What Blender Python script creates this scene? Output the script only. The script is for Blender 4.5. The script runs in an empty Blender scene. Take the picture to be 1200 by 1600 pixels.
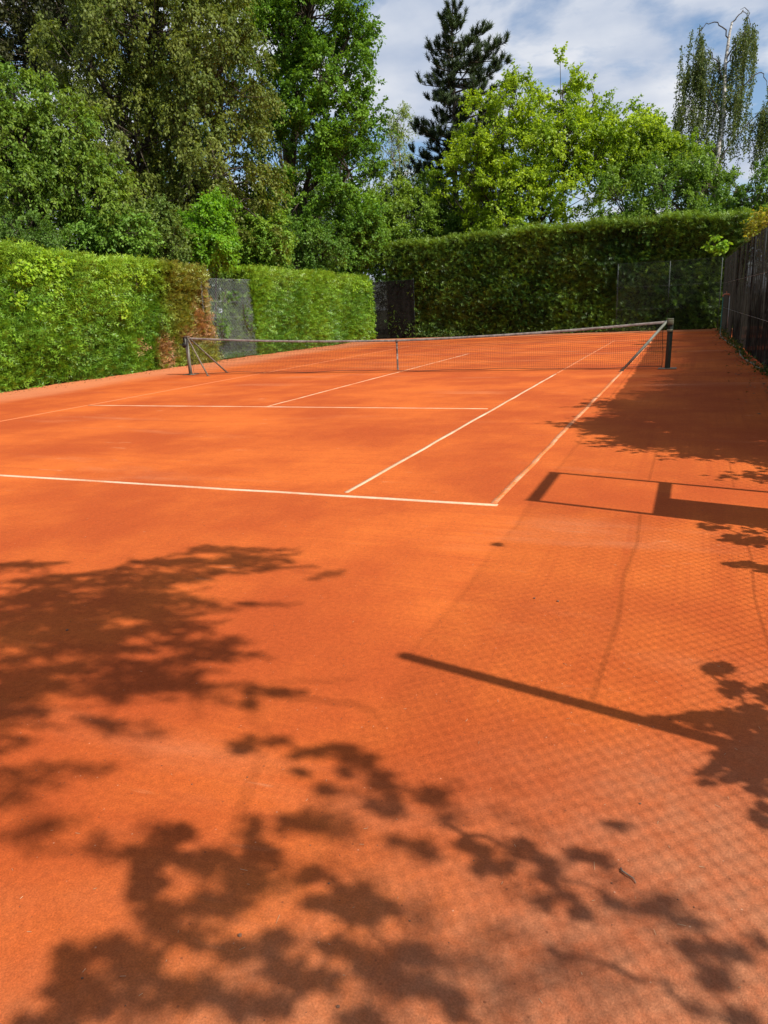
import bpy, bmesh, math
import numpy as np
from mathutils import Matrix, Vector

sc = bpy.context.scene
COL = sc.collection
rng = np.random.default_rng(11)

# ------------------------------------------------------------------ camera
YAW, PITCH, ROLL = -0.404443, -0.271976, -0.048068
CAM = (1.4375, -5.6212, 1.5778)
f_ = np.array([math.sin(YAW)*math.cos(PITCH), math.cos(YAW)*math.cos(PITCH), math.sin(PITCH)])
r_ = np.array([math.cos(YAW), -math.sin(YAW), 0.0])
u_ = np.cross(r_, f_)
r2 = math.cos(ROLL)*r_ + math.sin(ROLL)*u_
u2 = -math.sin(ROLL)*r_ + math.cos(ROLL)*u_
cd = bpy.data.cameras.new("camera")
cd.sensor_fit = 'HORIZONTAL'; cd.sensor_width = 36.0
cd.lens = 36.0*1139.49/1200.0
cd.clip_start = 0.05; cd.clip_end = 2000.0
cam = bpy.data.objects.new("camera", cd); COL.objects.link(cam)
M = Matrix.Identity(4)
for i in range(3):
    M[i][0], M[i][1], M[i][2], M[i][3] = r2[i], u2[i], -f_[i], CAM[i]
cam.matrix_world = M
sc.camera = cam

# ------------------------------------------------------------------ light
EL = math.radians(48.0)
_h = np.array([1.0, -0.22]); _h /= np.linalg.norm(_h)
SUN = np.array([_h[0]*math.cos(EL), _h[1]*math.cos(EL), math.sin(EL)])   # towards the sun
sl = bpy.data.lights.new("sun", 'SUN'); sl.energy = 5.0; sl.angle = math.radians(0.53); sl.color = (1.0, 0.94, 0.84)
so = bpy.data.objects.new("sun", sl); COL.objects.link(so)
so.rotation_euler = Vector(SUN).to_track_quat('Z', 'Y').to_euler()
so.location = (20, -10, 25)

world = bpy.data.worlds.new("World"); sc.world = world; world.use_nodes = True
nt = world.node_tree; nt.nodes.clear()
def wn(t, **k):
    n = nt.nodes.new(t)
    for a, b in k.items(): setattr(n, a, b)
    return n
out = wn('ShaderNodeOutputWorld'); bg = wn('ShaderNodeBackground'); bg.inputs[1].default_value = 0.108
sky = wn('ShaderNodeTexSky', sky_type='NISHITA', sun_disc=False)
sky.sun_elevation = EL; sky.sun_rotation = math.atan2(SUN[0], SUN[1])
sky.air_density = 1.0; sky.dust_density = 0.3; sky.ozone_density = 3.0
tc = wn('ShaderNodeTexCoord'); sep = wn('ShaderNodeSeparateXYZ')
nt.links.new(tc.outputs['Generated'], sep.inputs[0])
mx = wn('ShaderNodeMath', operation='MAXIMUM'); mx.inputs[1].default_value = 0.0
nt.links.new(sep.outputs[2], mx.inputs[0])
ad = wn('ShaderNodeMath', operation='ADD'); ad.inputs[1].default_value = 0.22
nt.links.new(mx.outputs[0], ad.inputs[0])
dv = wn('ShaderNodeVectorMath', operation='DIVIDE'); cmb = wn('ShaderNodeCombineXYZ')
for i in range(3): nt.links.new(ad.outputs[0], cmb.inputs[i])
nt.links.new(tc.outputs['Generated'], dv.inputs[0]); nt.links.new(cmb.outputs[0], dv.inputs[1])
mp = wn('ShaderNodeMapping'); mp.inputs['Location'].default_value = (0.4, 2.2, 0.0); mp.inputs['Scale'].default_value = (1, 1, 0.0)
nt.links.new(dv.outputs[0], mp.inputs[0])
n1 = wn('ShaderNodeTexNoise'); n1.inputs['Scale'].default_value = 1.7; n1.inputs['Detail'].default_value = 9; n1.inputs['Roughness'].default_value = 0.56
n1.inputs['Distortion'].default_value = 0.25
nt.links.new(mp.outputs[0], n1.inputs[0])
cr = wn('ShaderNodeValToRGB'); cr.color_ramp.elements[0].position = 0.445; cr.color_ramp.elements[1].position = 0.53
nt.links.new(n1.outputs[0], cr.inputs[0])
n2 = wn('ShaderNodeTexNoise'); n2.inputs['Scale'].default_value = 2.6; n2.inputs['Detail'].default_value = 7
nt.links.new(mp.outputs[0], n2.inputs[0])
cr2 = wn('ShaderNodeValToRGB')
cr2.color_ramp.elements[0].position = 0.34; cr2.color_ramp.elements[0].color = (3.2, 3.85, 5.1, 1)
cr2.color_ramp.elements[1].position = 0.66; cr2.color_ramp.elements[1].color = (6.4, 6.55, 6.9, 1)
nt.links.new(n2.outputs[0], cr2.inputs[0])
mixc = wn('ShaderNodeMixRGB'); nt.links.new(cr.outputs[0], mixc.inputs[0])
nt.links.new(sky.outputs[0], mixc.inputs[1]); nt.links.new(cr2.outputs[0], mixc.inputs[2])
nt.links.new(mixc.outputs[0], bg.inputs[0]); nt.links.new(bg.outputs[0], out.inputs[0])

sc.view_settings.view_transform = 'Standard'; sc.view_settings.look = 'None'
sc.view_settings.exposure = 0.30; sc.view_settings.gamma = 1.0; sc.view_settings.use_curve_mapping = False
sc.render.engine = 'CYCLES'
sc.cycles.max_bounces = 6; sc.cycles.diffuse_bounces = 3; sc.cycles.transparent_max_bounces = 24

# ------------------------------------------------------------------ helpers
def tag(o, label=None, cat=None, group=None, kind=None):
    if label: o['label'] = label
    if cat: o['category'] = cat
    if group: o['group'] = group
    if kind: o['kind'] = kind
    return o

def empty(name, loc=(0, 0, 0), label=None, cat=None, group=None):
    o = bpy.data.objects.new(name, None); COL.objects.link(o); o.location = loc
    o.empty_display_size = 0.2
    return tag(o, label, cat, group)

def np_mesh(name, V, F, mat, parent=None, cols=None, smooth=False):
    """V (n,3) world coordinates, F (m,k) one polygon size."""
    V = np.asarray(V, np.float32); F = np.asarray(F, np.int32)
    loc = np.zeros(3)
    q = parent
    while q is not None: loc = loc + np.array(q.location); q = q.parent
    me = bpy.data.meshes.new(name)
    k = F.shape[1]
    me.vertices.add(len(V)); me.loops.add(F.size); me.polygons.add(len(F))
    me.vertices.foreach_set("co", (V - loc.astype(np.float32)).ravel())
    me.loops.foreach_set("vertex_index", F.ravel())
    me.polygons.foreach_set("loop_start", np.arange(0, F.size, k, dtype=np.int32))
    me.polygons.foreach_set("loop_total", np.full(len(F), k, np.int32))
    if smooth: me.polygons.foreach_set("use_smooth", np.ones(len(F), bool))
    me.update(calc_edges=True)
    if cols is not None:
        a = me.color_attributes.new("col", 'FLOAT_COLOR', 'POINT')
        c4 = np.ones((len(V), 4), np.float32); c4[:, :3] = cols
        a.data.foreach_set("color", c4.ravel())
    if mat: me.materials.append(mat)
    o = bpy.data.objects.new(name, me); COL.objects.link(o)
    if parent is not None: o.parent = parent
    return o

class MB:
    """collects tubes and boxes, world coordinates; quads and tris are kept as quads (tri = repeated corner avoided)."""
    def __init__(s): s.V = []; s.F = []; s.n = 0
    def add(s, V, F):
        V = np.asarray(V, float); F = np.asarray(F, int)
        s.V.append(V); s.F.append(F + s.n); s.n += len(V)
    def tube(s, P, R, k=5, cap=True):
        P = np.asarray(P, float); n = len(P); R = np.broadcast_to(np.asarray(R, float), (n,))
        T = np.gradient(P, axis=0); T /= np.linalg.norm(T, axis=1)[:, None] + 1e-9
        ref = np.array([0.0, 0, 1]) if abs(T[:, 2]).mean() < 0.8 else np.array([1.0, 0, 0])
        A = np.cross(T, ref); A /= np.linalg.norm(A, axis=1)[:, None] + 1e-9
        B = np.cross(T, A)
        a = np.arange(k)*2*math.pi/k
        V = P[:, None] + R[:, None, None]*(np.cos(a)[None, :, None]*A[:, None] + np.sin(a)[None, :, None]*B[:, None])
        i = np.arange(n-1)[:, None]; j = np.arange(k)[None]
        F = np.stack([i*k+j, i*k+(j+1) % k, (i+1)*k+(j+1) % k, (i+1)*k+j], -1).reshape(-1, 4)
        s.add(V.reshape(-1, 3), F)
        if cap and k == 4:
            s.F.append(np.array([[3, 2, 1, 0]]) + s.n - n*k); s.F.append(np.array([[0, 1, 2, 3]]) + s.n - k)
        elif cap and k >= 6 and k % 2 == 0:
            for off, rev in ((s.n-n*k, True), (s.n-k, False)):
                q = [[0, m, m+1, m+2] for m in range(1, k-2, 2)]
                q = np.array(q) + off
                s.F.append(q[:, ::-1] if rev else q)
    def box(s, a, b, bev=0.0):
        a = np.minimum(a, b).astype(float) if False else np.array(a, float); b = np.array(b, float)
        x0, y0, z0 = a; x1, y1, z1 = b
        V = [(x0, y0, z0), (x1, y0, z0), (x1, y1, z0), (x0, y1, z0), (x0, y0, z1), (x1, y0, z1), (x1, y1, z1), (x0, y1, z1)]
        s.add(V, [(3, 2, 1, 0), (4, 5, 6, 7), (0, 1, 5, 4), (1, 2, 6, 5), (2, 3, 7, 6), (3, 0, 4, 7)])
    def build(s, name, mat, parent=None, smooth=False, bevel=0):
        o = np_mesh(name, np.concatenate(s.V), np.concatenate(s.F), mat, parent, smooth=smooth)
        if bevel:
            m = o.modifiers.new("bevel", 'BEVEL'); m.width = bevel; m.segments = 2
        return o

def nrm(a): return a/(np.linalg.norm(a, axis=-1, keepdims=True) + 1e-9)

# ------------------------------------------------------------------ materials
def new_mat(name):
    m = bpy.data.materials.new(name); m.use_nodes = True
    t = m.node_tree; t.nodes.clear()
    def N(ty, **k):
        n = t.nodes.new(ty)
        for a, b in k.items():
            if a.startswith('i_'):
                key = a[2:].replace('_', ' ')
                n.inputs[key].default_value = b
            else: setattr(n, a, b)
        return n
    L = t.links.new
    o = N('ShaderNodeOutputMaterial')
    return m, N, L, o

def leaf_mat(name, trans=0.38, rough=0.5, spec=0.25, tint=(1.25, 1.2, 0.5)):
    m, N, L, o = new_mat(name)
    a = N('ShaderNodeAttribute', attribute_name='col')
    p = N('ShaderNodeBsdfPrincipled'); p.inputs['Roughness'].default_value = rough; p.inputs['Specular IOR Level'].default_value = spec
    L(a.outputs['Color'], p.inputs['Base Color'])
    tr = N('ShaderNodeBsdfTranslucent')
    mu = N('ShaderNodeMixRGB', blend_type='MULTIPLY'); mu.inputs[0].default_value = 1.0; mu.inputs[2].default_value = (*tint, 1)
    L(a.outputs['Color'], mu.inputs[1]); L(mu.outputs[0], tr.inputs[0])
    mx = N('ShaderNodeMixShader'); mx.inputs[0].default_value = trans
    L(p.outputs[0], mx.inputs[1]); L(tr.outputs[0], mx.inputs[2]); L(mx.outputs[0], o.inputs[0])
    return m

def noisy_mat(name, c1, c2, scale=8.0, rough=0.8, stretch=(1, 1, 1), bump=0.3, bscale=None, metal=0.0, spec=0.3, detail=6):
    m, N, L, o = new_mat(name)
    tcn = N('ShaderNodeNewGeometry'); mpn = N('ShaderNodeMapping'); mpn.inputs['Scale'].default_value = stretch
    L(tcn.outputs['Position'], mpn.inputs[0])
    n = N('ShaderNodeTexNoise', i_Scale=scale, i_Detail=detail, i_Roughness=0.6); L(mpn.outputs[0], n.inputs[0])
    r = N('ShaderNodeValToRGB'); r.color_ramp.elements[0].position = 0.32; r.color_ramp.elements[1].position = 0.68
    r.color_ramp.elements[0].color = (*c1, 1); r.color_ramp.elements[1].color = (*c2, 1); L(n.outputs[0], r.inputs[0])
    p = N('ShaderNodeBsdfPrincipled', i_Roughness=rough, i_Metallic=metal); p.inputs['Specular IOR Level'].default_value = spec
    L(r.outputs[0], p.inputs['Base Color'])
    if bump:
        n2 = N('ShaderNodeTexNoise', i_Scale=(bscale or scale*4), i_Detail=5); L(mpn.outputs[0], n2.inputs[0])
        b = N('ShaderNodeBump', i_Strength=bump, i_Distance=0.02); L(n2.outputs[0], b.inputs['Height']); L(b.outputs[0], p.inputs['Normal'])
    L(p.outputs[0], o.inputs[0])
    return m

M_leaf = leaf_mat("broad_leaf")
M_leaf_thin = leaf_mat("thin_leaf", trans=0.5, rough=0.45)
M_needle = leaf_mat("needle", trans=0.15, rough=0.55)
M_hedge = leaf_mat("hedge_spray", trans=0.28, rough=0.42, spec=0.45)
M_bark = noisy_mat("bark", (0.035, 0.026, 0.018), (0.11, 0.085, 0.06), 6, 0.9, (1, 1, 0.25), 0.8)
M_birch = noisy_mat("birch_bark", (0.12, 0.10, 0.085), (0.72, 0.68, 0.62), 3.2, 0.8, (1, 1, 2.2), 0.4)
M_twiggy = noisy_mat("hedge_interior", (0.012, 0.012, 0.007), (0.045, 0.036, 0.022), 14, 0.95, (1, 1, 1), 1.0)
M_galv = noisy_mat("galvanised_steel", (0.30, 0.33, 0.33), (0.45, 0.48, 0.47), 20, 0.5, (1, 1, 1), 0.1, metal=0.6)
M_wire_green = noisy_mat("coated_wire", (0.26, 0.32, 0.32), (0.46, 0.53, 0.53), 1.2, 0.45, (1, 1, 1), 0.0)
M_wire_dark = noisy_mat("dark_wire", (0.035, 0.045, 0.042), (0.08, 0.095, 0.09), 2, 0.5, (1, 1, 1), 0.0)

# ------------------------------------------------------------------ ground, clay court, lines
def sheet(name, x0, x1, y0, y1, z, mat, nx=1, ny=1, parent=None, und=0.0):
    xs = np.linspace(x0, x1, nx+1); ys = np.linspace(y0, y1, ny+1)
    X, Y = np.meshgrid(xs, ys, indexing='ij')
    Z = np.full_like(X, z)
    V = np.stack([X, Y, Z], -1).reshape(-1, 3)
    i, j = np.meshgrid(np.arange(nx), np.arange(ny), indexing='ij')
    a = i*(ny+1)+j
    F = np.stack([a, a+ny+1, a+ny+2, a+1], -1).reshape(-1, 4)
    return np_mesh(name, V, F, mat, parent)

M_soil = noisy_mat("soil_and_grass", (0.05, 0.06, 0.02), (0.10, 0.085, 0.045), 1.5, 0.95, (1, 1, 1), 0.6)
tag(sheet("ground", -600, 600, -600, 600, -0.012, M_soil), "soil and rough grass ground around the court", kind='structure')

def clay_material():
    m, N, L, o = new_mat("red_clay")
    g = N('ShaderNodeNewGeometry'); pos = g.outputs['Position']
    sp = N('ShaderNodeSeparateXYZ'); L(pos, sp.inputs[0])
    def noise(scale, stretch=(1, 1, 1), detail=6, rough=0.6, dist=0.0, rot=0.0):
        mp_ = N('ShaderNodeMapping'); mp_.inputs['Scale'].default_value = stretch; mp_.inputs['Rotation'].default_value = (0, 0, rot)
        L(pos, mp_.inputs[0])
        n = N('ShaderNodeTexNoise', i_Scale=scale, i_Detail=detail, i_Roughness=rough, i_Distortion=dist); L(mp_.outputs[0], n.inputs[0])
        return n.outputs[0]
    def ramp(v, a, b, c0=0.0, c1=1.0):
        r = N('ShaderNodeMapRange'); r.inputs[1].default_value = a; r.inputs[2].default_value = b; r.inputs[3].default_value = c0; r.inputs[4].default_value = c1
        r.interpolation_type = 'SMOOTHSTEP'; L(v, r.inputs[0]); return r.outputs[0]
    def math_(op, a, b):
        n = N('ShaderNodeMath', operation=op)
        for k, v in enumerate((a, b)):
            if isinstance(v, (int, float)): n.inputs[k].default_value = v
            else: L(v, n.inputs[k])
        return n.outputs[0]
    def mixc(f, a, b):
        n = N('ShaderNodeMixRGB')
        if isinstance(f, (int, float)): n.inputs[0].default_value = f
        else: L(f, n.inputs[0])
        for k, v in ((1, a), (2, b)):
            if isinstance(v, tuple): n.inputs[k].default_value = (*v, 1)
            else: L(v, n.inputs[k])
        return n.outputs[0]
    CL = (0.64, 0.146, 0.027); DK = (0.43, 0.078, 0.018); PALE = (0.61, 0.220, 0.10); DUST = (0.43, 0.20, 0.105)
    c = mixc(ramp(noise(0.45, detail=5), 0.35, 0.68), DK, CL)
    # drag marks: along x on the court, along y outside the right tramline
    s1 = ramp(noise(1.0, (0.22, 3.0, 1), 7, 0.65, 0.4, rot=0.10), 0.50, 0.74)
    s2 = ramp(noise(1.0, (5.0, 0.16, 1), 7, 0.65, 0.3, rot=0.03), 0.48, 0.72)
    side = ramp(sp.outputs[0], 0.25, 0.9)
    st = mixc(side, s1, s2)
    c = mixc(math_('MULTIPLY', st, 0.62), c, DK)
    # brush lines left by the drag mat, and slide marks
    br = ramp(noise(1.0, (0.5, 26.0, 1), 4, 0.6, 0.5, rot=0.16), 0.42, 0.70)
    br2 = ramp(noise(1.0, (30.0, 0.4, 1), 4, 0.6, 0.4, rot=-0.05), 0.42, 0.70)
    c = mixc(math_('MULTIPLY', mixc(side, br, br2), 0.30), c, DK)
    sm = math_('MULTIPLY', ramp(noise(1.0, (2.2, 9.0, 1), 3, 0.5, 0.6, rot=0.5), 0.66, 0.74), ramp(noise(0.9, detail=3), 0.5, 0.62))
    c = mixc(math_('MULTIPLY', sm, 0.45), c, (0.64, 0.27, 0.13))
    wp = ramp(noise(2.3, (1, 1, 1), 7, 0.7, 0.8), 0.50, 0.78)
    c = mixc(math_('MULTIPLY', wp, 0.34), c, (0.47, 0.075, 0.015))
    # pale dusty sweeps
    p1 = ramp(noise(0.6, (0.35, 1.5, 1), 6, 0.6, 0.3), 0.56, 0.76)
    c = mixc(math_('MULTIPLY', p1, 0.58), c, PALE)
    # untended dusty margin along the left hedge, far run-back and near right corner by the gate side
    ml = ramp(math_('ADD', sp.outputs[0], math_('MULTIPLY', noise(0.7, (1, 0.3, 1)), 2.6)), -12.4, -10.2, 1.0, 0.0)
    rr = math_('ADD', math_('SUBTRACT', math_('MULTIPLY', sp.outputs[0], 1.2), math_('MULTIPLY', sp.outputs[1], 1.15)), math_('MULTIPLY', noise(1.6, detail=6), 1.6))
    mr = math_('MULTIPLY', ramp(rr, 5.3, 7.4), ramp(noise(9.0, detail=8, rough=0.7), 0.25, 0.75, 0.45, 1.0))
    mf = ramp(math_('ADD', sp.outputs[1], math_('MULTIPLY', noise(0.8), 2.0)), 29.5, 32.0)
    c = mixc(math_('MULTIPLY', ml, 0.75), c, PALE)
    c = mixc(math_('MULTIPLY', mf, 0.6), c, DUST)
    c = mixc(math_('MULTIPLY', mr, 0.75), c, DUST)
    # grit
    gr = ramp(noise(170, detail=3, rough=0.7), 0.30, 0.72, 0.80, 1.18)
    gr2 = ramp(noise(38, detail=5, rough=0.7), 0.3, 0.7, 0.88, 1.10)
    mul = N('ShaderNodeMixRGB', blend_type='MULTIPLY'); mul.inputs[0].default_value = 1.0
    L(c, mul.inputs[1]); L(math_('MULTIPLY', gr, gr2), mul.inputs[2]); c = mul.outputs[0]
    v = N('ShaderNodeTexVoronoi', i_Scale=42.0); L(pos, v.inputs[0])
    wv = N('ShaderNodeTexWhiteNoise'); L(v.outputs['Position'], wv.inputs[0])
    spk = math_('MULTIPLY', ramp(v.outputs['Distance'], 0.10, 0.22, 1.0, 0.0), ramp(wv.outputs[0], 0.93, 0.935))
    c = mixc(math_('MULTIPLY', spk, 0.6), c, (0.16, 0.05, 0.025))
    spk2 = math_('MULTIPLY', ramp(v.outputs['Distance'], 0.05, 0.15, 1.0, 0.0), ramp(wv.outputs[0], 0.05, 0.045))
    c = mixc(math_('MULTIPLY', spk2, 0.6), c, (0.66, 0.42, 0.28))
    p = N('ShaderNodeBsdfPrincipled', i_Roughness=0.95); p.inputs['Specular IOR Level'].default_value = 0.12
    L(c, p.inputs['Base Color'])
    h = math_('ADD', math_('MULTIPLY', noise(240, detail=4, rough=0.75), 0.35), math_('ADD', math_('MULTIPLY', noise(60, detail=5, rough=0.7), 0.7), math_('MULTIPLY', noise(7, detail=4), 2.0)))
    b = N('ShaderNodeBump', i_Strength=0.65, i_Distance=0.009); L(h, b.inputs['Height']); L(b.outputs[0], p.inputs['Normal'])
    L(p.outputs[0], o.inputs[0])
    return m
M_clay = clay_material()
court = sheet("clay_court", -16.0, 4.2, -12.0, 33.0, 0.0, M_clay, 1, 1)
tag(court, "orange red clay tennis court surface", kind='structure')

def line_mat(name, dust, seed, holes=0.0):
    m, N, L, o = new_mat(name)
    g = N('ShaderNodeNewGeometry'); mp_ = N('ShaderNodeMapping'); mp_.inputs['Location'].default_value = (seed, seed*1.7, 0); L(g.outputs['Position'], mp_.inputs[0])
    n = N('ShaderNodeTexNoise', i_Scale=1.3, i_Detail=8, i_Roughness=0.72); L(mp_.outputs[0], n.inputs[0])
    n2 = N('ShaderNodeTexNoise', i_Scale=45, i_Detail=5, i_Roughness=0.7); L(mp_.outputs[0], n2.inputs[0])
    ad_ = N('ShaderNodeMath', operation='MULTIPLY_ADD'); L(n2.outputs[0], ad_.inputs[0]); ad_.inputs[1].default_value = 0.45 + holes; L(n.outputs[0], ad_.inputs[2])
    r = N('ShaderNodeMapRange'); lo = 1.02 - 0.55*dust + holes*0.5
    r.inputs[1].default_value = lo - 0.22; r.inputs[2].default_value = lo + 0.22
    r.inputs[3].default_value = 0.05 + 0.5*max(0, dust-0.5); r.inputs[4].default_value = 1.0
    L(ad_.outputs[0], r.inputs[0])
    mx_ = N('ShaderNodeMixRGB'); L(r.outputs[0], mx_.inputs[0]); mx_.inputs[1].default_value = (0.68, 0.57, 0.40, 1); mx_.inputs[2].default_value = (0.60, 0.185, 0.07, 1) if dust > 0.9 else (0.60, 0.155, 0.035, 1)
    p = N('ShaderNodeBsdfPrincipled', i_Roughness=0.8); p.inputs['Specular IOR Level'].default_value = 0.2; L(mx_.outputs[0], p.inputs['Base Color'])
    b = N('ShaderNodeBump', i_Strength=0.3, i_Distance=0.003); L(n2.outputs[0], b.inputs['Height']); L(b.outputs[0], p.inputs['Normal'])
    L(p.outputs[0], o.inputs[0]); return m

def court_line(a, b, w, dust, seed, label, holes=0.0):
    a = np.array(a, float); b = np.array(b, float); d = (b-a)/np.linalg.norm(b-a); s = np.array([-d[1], d[0]])
    n = max(2, int(np.linalg.norm(b-a)/0.5))
    t = np.linspace(0, 1, n+1)[:, None]
    r = np.random.default_rng(int(seed*10)+3)
    wob = r.normal(0, 0.004, (n+1, 1)); wl = w/2*(1+r.normal(0, 0.05, (n+1, 1)))
    P = a + (b-a)*t + s*wob
    z0, z1 = np.full((n+1, 1), -0.003), np.full((n+1, 1), 0.005)
    V = np.stack([np.c_[P - s*wl, z0], np.c_[P - s*wl*.94, z1], np.c_[P + s*wl*.94, z1], np.c_[P + s*wl, z0]], 1).reshape(-1, 3)
    i = np.arange(n)[:, None]; j = np.arange(3)[None]
    F = np.stack([i*4+j, (i+1)*4+j, (i+1)*4+j+1, i*4+j+1], -1).reshape(-1, 4)
    F = np.concatenate([F, [[0, 1, 2, 3], [n*4+3, n*4+2, n*4+1, n*4]]])
    o = np_mesh("court_line", V, F, line_mat("line_tape", dust, seed, holes), court); o['label'] = label; return o
court_line((-11.2, 0.03), (0.045, -0.035), 0.048, 0.36, 1.0, "white near baseline tape")
court_line((0.0, 0.03), (0.0, 23.77), 0.055, 0.78, 2.0, "dusty right doubles sideline", holes=0.5)
court_line((-1.37, 0.10), (-1.37, 11.0), 0.042, 0.42, 3.0, "pale yellow right singles sideline")
court_line((-1.37, 11.15), (-1.37, 23.7), 0.05, 0.95, 4.0, "dusty far part of the right singles sideline")
court_line((-9.6, 5.50), (-1.47, 5.46), 0.042, 0.42, 5.0, "white near service line")
court_line((-5.485, 5.53), (-5.46, 18.28), 0.042, 0.58, 6.0, "white centre service line")
court_line((-9.6, 0.1), (-9.6, 11.9), 0.045, 1.08, 7.0, "clay covered left singles sideline")
court_line((-9.6, 12.0), (-9.6, 23.7), 0.05, 1.15, 7.5, "clay covered far left singles sideline")
court_line((-9.55, 18.285), (-1.42, 18.285), 0.05, 1.0, 9.0, "dusty far service line")
court_line((-10.97, 23.77), (0.03, 23.77), 0.06, 1.0, 10.0, "dusty far baseline")

# ------------------------------------------------------------------ hedges
def lump(a, b, seed, amp=0.1):
    r = np.random.default_rng(seed); o = 0
    for f, w in ((0.5, 1.0), (1.1, 0.7), (2.3, 0.5), (4.7, 0.3)):
        k = r.uniform(-1, 1, (3, 2))*f*2.2; ph = r.uniform(0, 6.28, 3)
        for q in range(3): o = o + w*np.sin(a*k[q, 0]+b*k[q, 1]+ph[q])
    return amp*o/3.0

def frond_template(nl=3, width=0.13, spread=0.55):
    T = []
    ts = np.linspace(0.12, 0.72, nl)
    for t in ts:
        l = 0.46*(1-0.45*t)
        for s in (-1, 1):
            a = np.array([t, 0, -0.10*t*t]); d = np.array([math.cos(spread*1.5), s*math.sin(spread*1.5), -0.12])
            tip = a + d*l
            pr = np.array([-d[1], d[0], 0])*width*0.5
            T.append([a-pr*.4*0 + np.array([-.05, 0, 0]), a+np.array([.09, 0, 0]) + pr*0.0, tip])
    T.append([np.array([0, -0.045, 0]), np.array([0, 0.045, 0]), np.array([1.0, 0, -0.12])])
    return np.array(T)          # (tri,3,3)
FROND = frond_template()

def place(T, pos, ax, nm, size, cols):
    """instances triangle template T at pos with axis ax, normal nm -> V, F, C (numpy)."""
    ax = nrm(ax); side = nrm(np.cross(nm, ax)); up = np.cross(ax, side)
    k = T.reshape(-1, 3)
    V = pos[:, None] + size[:, None, None]*(k[None, :, 0:1]*ax[:, None] + k[None, :, 1:2]*side[:, None] + k[None, :, 2:3]*up[:, None])
    n, m = len(pos), len(k)
    F = np.arange(n*m).reshape(-1, 3)
    C = np.repeat(cols, m, axis=0)
    return V.reshape(-1, 3), F, C

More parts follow.
